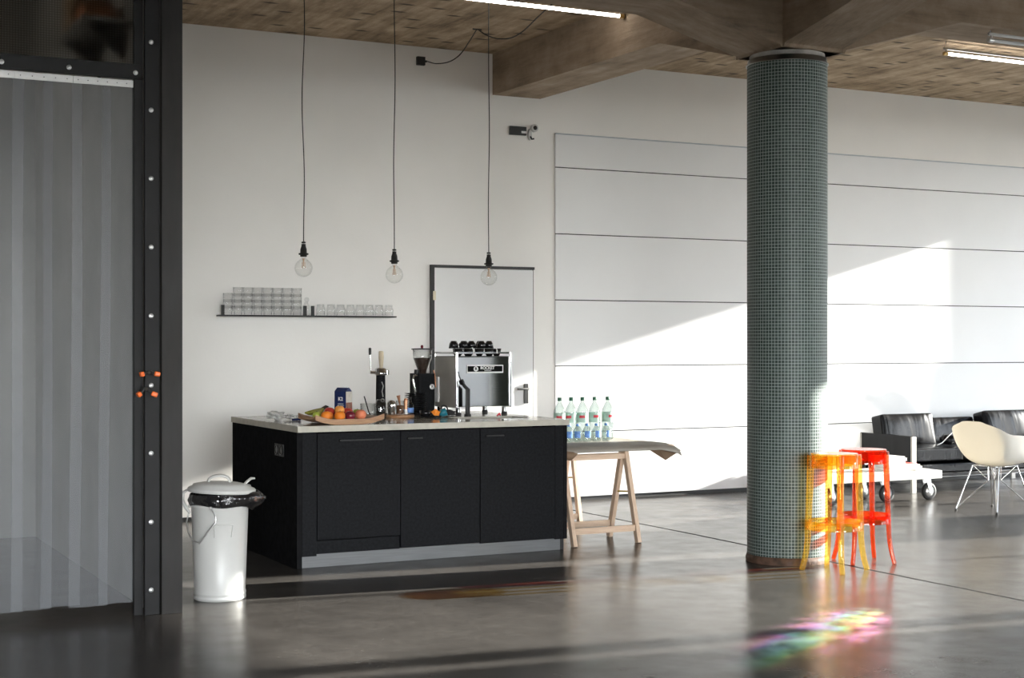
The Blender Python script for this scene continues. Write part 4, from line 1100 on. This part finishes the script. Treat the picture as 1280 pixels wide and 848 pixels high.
# ------------------------------------------------------------------ bar stools
def stool(mat, label, loc, rz, group):
    e = thing('bar_stool', label, 'stool', loc, rz, group)
    G().lathe([(0.0, 0.735), (0.138, 0.735), (0.146, 0.738), (0.150, 0.743), (0.146, 0.748), (0.120, 0.745), (0.0, 0.741)], seg=48).build('seat', mat, e)
    G().lathe([(0.150, 0.655), (0.147, 0.737), (0.142, 0.737), (0.145, 0.655)], seg=48, cap=False).build('apron', mat, e)
    G().lathe([(0.178, 0.262), (0.176, 0.318), (0.170, 0.318), (0.172, 0.262), (0.178, 0.262)], seg=48, cap=False).build('foot_ring', mat, e)
    for k in range(4):
        a = k * PI / 2
        pts, rs = [], []
        for i in range(13):
            u = i / 12
            z = 0.735 * (1 - u) + 0.002
            r = 0.150 + 0.030 * u + 0.030 * max(0, (u - 0.72) / 0.28) ** 2
            pts.append((r * math.cos(a), r * math.sin(a), z))
            rs.append(0.025 - 0.007 * u)
        G().tube(pts, rs, 10, flat=0.8).build('leg', mat, e)
    return e
stool('yellow_clear', 'amber clear-plastic bar stool standing against the mosaic column', (6.202, 7.545, 0), R(64), 'clear plastic bar stools')
stool('red_clear', 'orange-red clear-plastic bar stool behind the amber stool', (6.62, 7.755, 0), R(-60), 'clear plastic bar stools')

# ------------------------------------------------------------------ sofa
sf = thing('leather_sofa', 'long low black leather sofa along the white wall', 'sofa', (10.03, 11.06, 0))
SL = 2.10
def cushion(name, x0, x1, y0, y1, z0, z1, tilt, seed, puff=0.02):
    g = G()
    b = bmesh.new()
    bmesh.ops.create_cube(b, size=1.0)
    bmesh.ops.subdivide_edges(b, edges=b.edges[:], cuts=9, use_grid_fill=True)
    cx, cy, cz = (x0 + x1) / 2, (y0 + y1) / 2, (z0 + z1) / 2
    sx, sy, sz = x1 - x0, y1 - y0, z1 - z0
    rot = Matrix.Rotation(tilt, 3, 'X')
    for v in b.verts:
        p = v.co.copy()
        ex, ey, ez = 1 - (2 * p.x) ** 4, 1 - (2 * p.y) ** 4, 1 - (2 * p.z) ** 4
        q = Vector((p.x * sx, p.y * sy, p.z * sz))
        thin_ax = 'y' if sy < sz else 'z'
        k = ex * (ez if thin_ax == 'y' else ey)
        if thin_ax == 'y': q.y *= 0.72 + 0.28 * k + puff * 4
        else: q.z *= 0.78 + 0.22 * k + puff * 3
        wr = 0.007 * noise.noise(Vector((q.x * 11 + seed, q.z * 3 + q.y * 3, seed)))
        q += v.normal * 0 + Vector((0, -wr if thin_ax == 'y' else 0, wr if thin_ax == 'z' else 0))
        q = rot @ q
        v.co = q + Vector((cx, cy, cz))
    g.b.free(); g.b = b
    for f in b.faces: f.smooth = True
    return g.build(name, 'leather', sf, bevel=0.0, sub=1)
for k in range(3):
    x0 = 0.05 + k * 0.665
    cushion('seat_cushion', x0, x0 + 0.66, 0.02, 0.70, 0.285, 0.435, 0.0, k * 3.1)
lean = [(0.02, 0.40, 0.735, -0.20), (0.0, 0.52, 0.68, -0.20), (0.02, 0.36, 0.745, -0.24)]
for k, (dz, y, top, tl) in enumerate(lean):
    x0 = 0.05 + k * 0.665
    cushion('back_cushion', x0 - 0.04, x0 + 0.64, y, y + 0.19, 0.40, top, tl, k * 5.7 + 1)
G().box((0.05, 0.03, 0.175), (SL - 0.05, 0.76, 0.272)).build('seat_frame', 'leather', sf, bevel=0.02)
G().box((0.05, 0.70, 0.24), (SL - 0.05, 0.765, 0.53)).build('back_frame', 'black', sf, bevel=0.01)
for x in (0.0, SL - 0.04):
    G().box((x, 0.0, 0.27), (x + 0.04, 0.745, 0.552)).build('armrest', 'leather', sf, bevel=0.006)
    for y in (-0.005, 0.73):
        G().box((x - 0.004, y - 0.012, 0.0), (x + 0.05, y + 0.012, 0.545)).build('leg', 'steel_satin', sf, bevel=0.003)
G().box((0.02, 0.03, 0.145), (SL - 0.02, 0.055, 0.172)).build('front_rail', 'steel_dark', sf, bevel=0.003)
t = thing('shoulder_bag', 'small black bag with a thin pale strap lying on the sofa', 'bag', (10.66, 11.22, 0.44))
G().ball((0, 0, 0.055), 1.0, 3, squash=(0.10, 0.07, 0.055), lump=0.25, seed=4).build('bag_body', 'leather', t)
G().tube([(0.08, -0.05, 0.07), (0.06, -0.07, 0.13), (0.00, -0.07, 0.14), (-0.06, -0.06, 0.09), (-0.14, -0.06, 0.03), (-0.20, -0.05, 0.006)], 0.005, 6).build('strap', 'zinc', t)

# ------------------------------------------------------------------ trolley table and books
tt = thing('trolley_table', 'low white trolley table on big black castors before the sofa', 'table', (8.50, 10.44, 0))
G().box((0, 0, 0.205), (1.34, 0.50, 0.278)).build('platform', 'white_paint', tt, bevel=0.004)
for x in (0.10, 0.735, 1.24):
    for y in (0.10, 0.41):
        if x == 1.24 and y > 0.3: continue
        b = G().box((x - 0.035, y - 0.035, 0.198), (x + 0.035, y + 0.035, 0.205))
        for s in (-1, 1):
            b.prism([(x - 0.03, 0.20), (x + 0.03, 0.20), (x + 0.045, 0.085), (x + 0.015, 0.085)], y + s * 0.026 - 0.002, y + s * 0.026 + 0.002, 'Y')
        b = b.build('castor_bracket', 'zinc', tt)
        xf = Matrix.Translation((x + 0.03, y, 0.08)) @ Matrix.Rotation(PI / 2, 4, 'X')
        wl = G().lathe([(0.055, -0.020), (0.074, -0.019), (0.080, -0.010), (0.080, 0.010), (0.074, 0.019), (0.055, 0.020)], seg=32, xf=xf, cap=False).build('castor_wheel', 'rubber', b)
        G().lathe([(0.012, -0.022), (0.056, -0.016), (0.056, 0.016), (0.012, 0.022)], seg=24, xf=xf).build('wheel_hub', 'zinc', b)
def book(x, y, z, w, d, h, rz, cover, label, group):
    e = thing('book', label, 'book', (x, y, z), rz, group)
    G().box((-w / 2, -d / 2, 0), (w / 2, d / 2, h * 0.12)).box((-w / 2, -d / 2, h * 0.88), (w / 2, d / 2, h)).box((-w / 2, d / 2 - h * 0.12, 0), (w / 2, d / 2, h)).build('cover', cover, e, bevel=0.0008)
    G().box((-w / 2 + 0.003, -d / 2 + 0.003, h * 0.12), (w / 2 - 0.003, d / 2 - h * 0.12, h * 0.88)).build('pages', 'paper', e)
    return e
zb = 0.2785
hs = [0.032, 0.028, 0.030, 0.026, 0.014]
lb = ['thick white book at the bottom of the white pile', 'white book second from the bottom of the pile', 'white book in the middle of the pile', 'white book second from the top of the pile', 'thin white book on top of the pile behind the red stool']
for i, h in enumerate(hs):
    book(9.405 + 0.012 * (i % 2) - 0.006 * i, 10.66, zb, 0.26 - 0.012 * (i % 3), 0.20, h, 0.05 * (i % 3) - 0.03, 'paper' if i < 4 else 'white_paint', lb[i], 'white books on the trolley table')
    zb += h + 0.0006
book(9.655, 10.56, 0.2785, 0.18, 0.12, 0.013, 0.1, 'paper_grey', 'thin grey booklet lying in front of the red book', 'booklets on the trolley table')
z2 = 0.2785
for i, (w, h, c, l) in enumerate(((0.30, 0.020, 'paper', 'flat white book under the other white book and red book'), (0.27, 0.018, 'white_paint', 'flat white book directly under the red book'), (0.22, 0.012, 'red_paper', 'flat red-covered book on the right of the trolley table'))):
    book(9.69 - 0.02 * i, 10.80 - 0.01 * i, z2, w, 0.20, h, -0.04 + 0.03 * i, c, l, 'flat books on the trolley right end')
    z2 += h + 0.0006

# ------------------------------------------------------------------ shell chair
ch = thing('shell_armchair', 'cream moulded armchair on thin wire legs before the sofa', 'chair', (9.645, 9.595, 0), R(10))
cen = [(0.265, 0.425), (0.20, 0.412), (0.08, 0.395), (-0.05, 0.392), (-0.150, 0.42), (-0.195, 0.50), (-0.245, 0.63), (-0.325, 0.785)]
edg = [(0.26, 0.20, 0.430), (0.245, 0.265, 0.475), (0.175, 0.305, 0.585), (0.06, 0.318, 0.648), (-0.08, 0.312, 0.668), (-0.195, 0.290, 0.680), (-0.275, 0.230, 0.730), (-0.322, 0.115, 0.772)]
def cr_(pts, u):
    n = len(pts) - 1
    x = u * n; i = min(int(x), n - 1); f = x - i
    p = [pts[max(0, i - 1)], pts[i], pts[min(n, i + 1)], pts[min(n, i + 2)]]
    return [0.5 * (2 * b + (c - a) * f + (2 * a - 5 * b + 4 * c - d) * f * f + (3 * b - a - 3 * c + d) * f ** 3) for a, b, c, d in zip(*p)]
def shell(u, v):
    c = cr_(cen, u); e = cr_(edg, u)
    s = 2 * v - 1; k = abs(s)
    y = e[1] * (1 - (1 - k) ** 1.55) * (1 if s >= 0 else -1)
    kk = k ** 2.6
    return (c[0] + (e[0] - c[0]) * k ** 2, y, c[1] + (e[2] - c[1]) * kk)
G().grid(shell, 36, 36).build('shell', 'shell', ch)
g = None
feet = [(0.255, 0.205), (0.255, -0.205), (-0.265, -0.205), (-0.265, 0.205)]
mnt = [(0.13, 0.13), (0.13, -0.13), (-0.13, -0.13), (-0.13, 0.13)]
for (fx, fy), (mx, my) in zip(feet, mnt):
    c = (fx * 0.16, fy * 0.16, 0.265)
    m = (mx, my, 0.392)
    l = G().tube([(fx, fy, 0.012), m], 0.0065, 8).tube([(fx, fy, 0.018), c], 0.0055, 8).tube([c, m], 0.0055, 8).tube([c, (mx * 0.3, my * 0.3, 0.392)], 0.005, 8).build('leg', 'chrome', ch)
    G().lathe([(0.011, 0), (0.011, 0.008), (0.006, 0.022)], (fx, fy, 0), 12).build('glide', 'rubber', l)
G().tube([(x, y, 0.391) for x, y in mnt], 0.006, 8, closed=True).build('seat_mount', 'chrome', ch)

# ------------------------------------------------------------------ wall shelf with glasses
ws = thing('wall_shelf', 'thin black wall shelf loaded with clear glasses', 'shelf', (3.45, YW, 1.672))
G().box((0.0, -0.13, 0.0), (1.545, -0.0005, 0.012)).build('shelf_board', 'black', ws, bevel=0.001)
for x in (0.005, 0.708, 0.775):
    G().box((x, -0.13, 0.012), (x + 0.026, -0.112, 0.092)).build('upright', 'black', ws, bevel=0.001)
ZS = 1.6845
gl = None
ords = ['leftmost', 'second', 'third', 'fourth', 'fifth', 'sixth', 'seventh', 'rightmost']
lev = ['bottom', 'second from bottom', 'third from bottom', 'top']
for k in range(8):
    x = 3.525 + 0.0845 * k
    for j in range(3 if k == 0 else 4):
        l = lev[j] if not (k == 0 and j == 2) else 'top'
        lab = 'clear tumbler, %s of the %s tall stack on the wall shelf' % (l, ords[k])
        loc = (x, 11.925, ZS + j * 0.0505)
        if gl is None:
            gl = tag(G().lathe([(0.033, 0.0), (0.0350, 0.002), (0.0362, 0.028), (0.0394, 0.034), (0.0398, 0.076), (0.0383, 0.076), (0.0379, 0.034), (0.0345, 0.028), (0.0335, 0.006), (0.0, 0.006)], seg=24).build('tumbler', 'glass_soft', None, loc=loc), lab, 'glass', 'stacked tumblers on the wall shelf')
        else:
            c = gl.copy(); COL.objects.link(c); c.location = loc; c['label'] = lab
jr = None
for k, x in enumerate((4.325, 4.418, 4.505, 4.592, 4.680, 4.766, 4.855, 4.945)):
    lab = 'lidded glass jar on the wall shelf, %s of the eight' % (ords[k] if k in (0, 7) else ords[k] + ' from left')
    loc = (x, 11.925, ZS)
    if jr is None:
        jr = thing('glass_jar', lab, 'jar', loc, 0, 'glass jars on the wall shelf')
        G().lathe([(0.034, 0.0), (0.039, 0.005), (0.040, 0.05), (0.036, 0.066), (0.030, 0.076), (0.030, 0.088), (0.028, 0.088), (0.028, 0.074), (0.035, 0.05), (0.033, 0.008), (0, 0.007)], seg=22).build('body', 'glass_soft', jr)
        G().lathe([(0.031, 0.088), (0.031, 0.095), (0.0, 0.097)], seg=20).build('lid', 'glass', jr)
    else:
        dup(jr, loc, None, lab)
t = thing('stoppered_bottle', 'small glass bottle with round stopper between the shelf dividers', 'bottle', (4.20, 11.93, ZS))
G().lathe([(0.026, 0.0), (0.030, 0.005), (0.030, 0.075), (0.018, 0.095), (0.014, 0.11), (0.012, 0.11)], seg=20).build('body', 'glass', t)
G().ball((0.004, 0, 0.132), 0.021, 2).build('stopper', 'glass', t)

# ------------------------------------------------------------------ pendants
ordp = ['leftmost', 'middle', 'rightmost']
pen = None
for k, (x, z) in enumerate(((3.448, 1.972), (4.127, 1.940), (4.878, 1.938))):
    lab = 'bare globe bulb on a long black cord over the counter, %s of three' % ordp[k]
    e = thing('pendant_lamp', lab, 'lamp', (x, 9.85, z), 0, 'bare bulb pendants over the counter')
    ln = H_CEIL - z
    wob = lambda u: (0.012 * math.sin(u * 9 + k * 2) * math.sin(PI * u) * (1.0 if k == 0 else 0.4), 0.004 * math.sin(u * 7), 0.185 + (ln - 0.19) * u)
    G().tube(arc_pts(28, wob), 0.0035, 6).build('cord', 'black', e)
    G().lathe([(0.006, 0.17), (0.015, 0.172), (0.015, 0.180), (0.006, 0.184)], seg=16).build('cord_grip', 'black', e)
    s = G().lathe([(0.022, 0.078), (0.024, 0.090), (0.034, 0.092), (0.034, 0.102), (0.023, 0.104), (0.022, 0.13), (0.015, 0.152), (0.015, 0.166), (0, 0.168)], seg=20).build('socket', 'black', e)
    b = G().lathe([(0.0, -0.062)] + [(0.0615 * math.sin(a), -0.0615 * math.cos(a)) for a in [PI * i / 18 for i in range(1, 15)]] + [(0.030, 0.055), (0.017, 0.066), (0.016, 0.080)], seg=32, cap=False).build('bulb', 'bulb', e)
    f = G()
    for q in range(6):
        a = q * PI / 3
        f.tube([(0.010 * math.cos(a), 0.010 * math.sin(a), 0.040), (0.013 * math.cos(a + 0.3), 0.013 * math.sin(a + 0.3), 0.0), ], 0.0018, 5)
    f.lathe([(0.004, 0.0), (0.005, 0.05), (0.010, 0.066)], seg=10)
    f.build('filament', 'filament', b)

# ------------------------------------------------------------------ fluorescent tubes, wall devices, ceiling cable
def tube_lamp(loc, ln, mat, label):
    e = thing('tube_light', label, 'light', loc, 0, 'bare tube lights under the ceiling')
    G().tube([(0.03, 0, 0), (ln - 0.03, 0, 0)], 0.013, 12).build('tube', mat, e)
    for x in (0.0, ln - 0.04):
        G().tube([(x, 0, 0), (x + 0.04, 0, 0)], 0.017, 12).build('end_cap', 'brass' if mat == 'tube' else 'zinc', e)
    G().box((0.0, -0.008, 0.034), (ln, 0.008, 0.055)).build('batten', 'alu', e, bevel=0.003)
    for x in (0.02, ln - 0.03):
        G().box((x, -0.008, 0.01), (x + 0.012, 0.008, 0.036)).build('holder', 'zinc', e)
        G().tube([(x, 0, 0.055), (x, 0, H_CEIL - loc[2] if loc[1] > 9 else 0.07)], 0.004, 6).build('hanger', 'zinc', e)
    return e
tube_lamp((4.47, 9.74, 3.945), 1.50, 'tube', 'lit white tube light hanging left of the concrete cross-beam')
tube_lamp((9.18, 9.72, 3.945), 1.50, 'tube', 'lit white tube light at the right edge under the ceiling')
tube_lamp((7.88, 7.90, 3.61), 1.50, 'tube_off', 'unlit grey tube light under the right-hand concrete beam')
t = thing('junction_box', 'small square black junction box high on the white wall', 'box', (5.27, YW, 3.922))
G().box((-0.038, -0.035, -0.037), (0.038, -0.0005, 0.037)).build('box_body', 'black', t, bevel=0.003)
G().tube([(0.038, -0.02, 0), (0.055, -0.02, 0)], 0.010, 10).build('cable_gland', 'black', t)
c1 = [(5.325, 11.97, 3.922), (5.36, 11.85, 3.885), (5.39, 11.65, 3.87), (5.40, 11.45, 3.90), (5.395, 11.25, 3.98), (5.385, 11.10, 4.043)]
c2 = [(5.395, 11.09, 4.043), (5.42, 11.0, 3.985), (5.45, 10.85, 3.93), (5.47, 10.65, 3.90), (5.48, 10.45, 3.92), (5.485, 10.2, 3.99), (5.49, 9.98, 4.045)]
def smoothc(p, n=6):
    out = []
    for i in range((len(p) - 1) * n + 1):
        out.append(tuple(cr_(p, i / ((len(p) - 1) * n))))
    return out
t = thing('ceiling_cable', 'thin black cable looping from the junction box across the ceiling', 'cable', (0, 0, 0))
G().tube(smoothc(c1), 0.005, 6).tube(smoothc(c2), 0.005, 6).build('cable_run', 'black', t)
G().tube([(5.35, 11.10, 4.045), (5.43, 11.10, 4.045)], 0.006, 6).build('ceiling_hook', 'black', t)
t = thing('wall_controller', 'flat black controller box on the wall below the beam', 'box', (6.145, YW, 3.335))
G().box((0, -0.025, 0), (0.168, -0.0005, 0.078)).build('box_body', 'black', t, bevel=0.003)
G().box((0.115, -0.028, 0.018), (0.165, -0.024, 0.038)).build('paper_tag', 'white_label', t)
t = thing('security_camera', 'small white security camera beside the black controller box', 'camera', (6.385, YW, 3.36))
G().lathe([(0.030, 0), (0.030, 0.012), (0.02, 0.02)], seg=20, xf=Matrix.Translation((-0.03, 0, -0.01)) @ Matrix.Rotation(PI / 2, 4, 'X') @ Matrix.Diagonal((0.7, 1.8, 1, 1))).build('wall_mount', 'white_enamel', t)
h = G().lathe([(0.030, 0), (0.036, 0.006), (0.036, 0.03), (0.032, 0.036)], seg=24, xf=Matrix.Translation((0.0, -0.02, 0.045)) @ Matrix.Rotation(PI / 2, 4, 'X')).build('housing', 'white_enamel', t)
G().lathe([(0.020, 0.034), (0.020, 0.039), (0.010, 0.040)], seg=20, xf=Matrix.Translation((0.0, -0.02, 0.045)) @ Matrix.Rotation(PI / 2, 4, 'X')).build('lens', 'black_gloss', h)
G().tube([(-0.03, -0.02, -0.03), (-0.02, -0.03, -0.055), (0.0, -0.032, -0.05)], 0.008, 8).build('stand', 'black', t)

# ------------------------------------------------------------------ potted palm by the window wall (its fronds shade the boards)
pp = thing('potted_palm', 'potted palm with long thin leaves beside the sofa', 'plant', (13.15, 11.74, 0))
G().lathe([(0.15, 0), (0.19, 0.36), (0.20, 0.38), (0.18, 0.38), (0.17, 0.33), (0, 0.33)], seg=32).build('pot', 'pot', pp)
G().lathe([(0.17, 0.335), (0.0, 0.34)], seg=24).build('soil', 'soil', pp)
g = G()
rnd = random.Random(5)
for k in range(24):
    a = rnd.uniform(0, 2 * PI)
    if math.sin(a) > 0.1: a = -a
    ln = rnd.uniform(0.5, 0.85); hgt = rnd.uniform(0.9, 1.9)
    def leaf(u, v, a=a, ln=ln, hgt=hgt):
        r = ln * (u ** 1.4); z = 0.35 + hgt * (1 - (1 - u) ** 1.6) - 0.35 * u ** 4
        w = 0.017 * math.sin(PI * min(1, 0.06 + u * 0.94)) ** 0.7 * (2 * v - 1)
        wx = 0.35 if k else 0.5
        return (r * math.cos(a) * 1.0 - w * math.sin(a), r * math.sin(a) * 0.26 + w * math.cos(a), z + 0.3 * abs(w))
    g.grid(leaf, 14, 2)
g.build('foliage', 'leaf', pp, solid=0.0)

# ------------------------------------------------------------------ daylight
az = R(6.8)
el = math.atan(0.275 * math.cos(az))
to_sun = Vector((math.cos(az) * math.cos(el), -math.sin(az) * math.cos(el), math.sin(el)))
sl = bpy.data.lights.new('sun', 'SUN'); sl.energy = 31.0; sl.angle = R(0.55); sl.color = (1.0, 0.955, 0.88)
so = bpy.data.objects.new('sun', sl); COL.objects.link(so); so.location = (30, 0, 10)
so.rotation_euler = to_sun.to_track_quat('Z', 'Y').to_euler()
wd = bpy.data.worlds.new('sky'); SC.world = wd; wd.use_nodes = True
nt = wd.node_tree; nt.nodes.clear()
wo = N(nt, 'ShaderNodeOutputWorld'); bg = N(nt, 'ShaderNodeBackground')
tcw = N(nt, 'ShaderNodeTexCoord'); sxw = N(nt, 'ShaderNodeSeparateXYZ'); nt.links.new(tcw.outputs['Generated'], sxw.inputs['Vector'])
rw = N(nt, 'ShaderNodeValToRGB'); ew = rw.color_ramp.elements
ew[0].position = 0.0; ew[0].color = (1.0, 0.985, 0.96, 1); ew[1].position = 0.5; ew[1].color = (0.66, 0.78, 0.98, 1)
nt.links.new(sxw.outputs['Z'], rw.inputs['Fac']); nt.links.new(rw.outputs['Color'], bg.inputs['Color'])
rs = N(nt, 'ShaderNodeMapRange', interpolation_type='SMOOTHSTEP'); rs.inputs['From Min'].default_value = -0.98; rs.inputs['From Max'].default_value = -0.55
rs.inputs['To Min'].default_value = 39.0; rs.inputs['To Max'].default_value = 7.0
nt.links.new(sxw.outputs['Y'], rs.inputs['Value'])
r2 = N(nt, 'ShaderNodeMapRange'); r2.inputs['From Min'].default_value = -0.55; r2.inputs['From Max'].default_value = 0.1
r2.inputs['To Min'].default_value = 1.0; r2.inputs['To Max'].default_value = 0.45
nt.links.new(sxw.outputs['Y'], r2.inputs['Value'])
mm = N(nt, 'ShaderNodeMath', operation='MULTIPLY'); nt.links.new(rs.outputs['Result'], mm.inputs[0]); nt.links.new(r2.outputs['Result'], mm.inputs[1])
nt.links.new(mm.outputs['Value'], bg.inputs['Strength'])
nt.links.new(bg.outputs['Background'], wo.inputs['Surface'])

# added spot lamp with no fixture, imitating a rainbow glint on the floor
gl_ = bpy.data.lights.new('added_rainbow_spot', 'SPOT'); gl_.energy = 7000.0; gl_.spot_size = R(15); gl_.spot_blend = 0.9; gl_.shadow_soft_size = 0.01
go = bpy.data.objects.new('added_rainbow_spot', gl_); COL.objects.link(go)
go.location = (6.75, 7.15, 0.72)
gd = Vector((4.98, 6.06, 0.0)) - go.location
go.rotation_euler = gd.to_track_quat('-Z', 'Y').to_euler()
gl_.use_nodes = True
nt = gl_.node_tree; L_ = nt.links.new
em_ = [n for n in nt.nodes if n.type == 'EMISSION'][0]
tc_ = N(nt, 'ShaderNodeTexCoord'); sx_ = N(nt, 'ShaderNodeSeparateXYZ'); L_(tc_.outputs['Normal'], sx_.inputs['Vector'])
mp_ = N(nt, 'ShaderNodeMapping'); mp_.inputs['Scale'].default_value = (14, 34, 1); mp_.inputs['Rotation'].default_value = (0, 0, 0.5); L_(tc_.outputs['Normal'], mp_.inputs['Vector'])
nz_ = N(nt, 'ShaderNodeTexNoise'); nz_.inputs['Scale'].default_value = 1.0; nz_.inputs['Detail'].default_value = 2.0; L_(mp_.outputs['Vector'], nz_.inputs['Vector'])
hu_ = N(nt, 'ShaderNodeMath', operation='MULTIPLY_ADD'); hu_.inputs[1].default_value = 6.5; L_(sx_.outputs['X'], hu_.inputs[0])
h2_ = N(nt, 'ShaderNodeMath', operation='MULTIPLY_ADD'); h2_.inputs[1].default_value = 1.1; h2_.inputs[2].default_value = -0.15; L_(nz_.outputs['Fac'], h2_.inputs[0]); L_(h2_.outputs['Value'], hu_.inputs[2])
hv_ = N(nt, 'ShaderNodeCombineColor', mode='HSV'); hv_.inputs[1].default_value = 0.6; hv_.inputs[2].default_value = 1.0; L_(hu_.outputs['Value'], hv_.inputs[0])
L_(hv_.outputs['Color'], em_.inputs['Color'])
n2_ = N(nt, 'ShaderNodeTexNoise'); n2_.inputs['Scale'].default_value = 1.3; n2_.inputs['Detail'].default_value = 3.0; L_(mp_.outputs['Vector'], n2_.inputs['Vector'])
st_ = N(nt, 'ShaderNodeMapRange'); st_.inputs['From Min'].default_value = 0.36; st_.inputs['From Max'].default_value = 0.68; st_.inputs['To Min'].default_value = 0.04; L_(n2_.outputs['Fac'], st_.inputs['Value'])
L_(st_.outputs['Result'], em_.inputs['Strength'])

# ------------------------------------------------------------------ camera
cd = bpy.data.cameras.new('camera'); cam = bpy.data.objects.new('camera', cd); COL.objects.link(cam)
F = 1867.0
cd.sensor_fit = 'HORIZONTAL'; cd.sensor_width = 36.0; cd.lens = F / 1280 * 36.0
cd.shift_y = (429.5 - 424.0) / 1280.0
cd.clip_start = 0.05; cd.clip_end = 300
cam.location = (0, 0, 1.45)
fw = Vector((0.457674781, 0.889119674, 0))
cam.rotation_euler = fw.to_track_quat('-Z', 'Y').to_euler()
SC.camera = cam

SC.view_settings.view_transform = 'Standard'
SC.view_settings.look = 'None'
SC.view_settings.gamma = 1.0
SC.view_settings.exposure = 0.0
SC.view_settings.use_curve_mapping = False
cy = SC.cycles
cy.use_denoising = True
cy.max_bounces = 16; cy.diffuse_bounces = 6; cy.glossy_bounces = 4; cy.transmission_bounces = 16; cy.transparent_max_bounces = 24
cy.caustics_reflective = False; cy.caustics_refractive = False
cy.sample_clamp_indirect = 6.0
cy.use_adaptive_sampling = True; cy.adaptive_threshold = 0.02
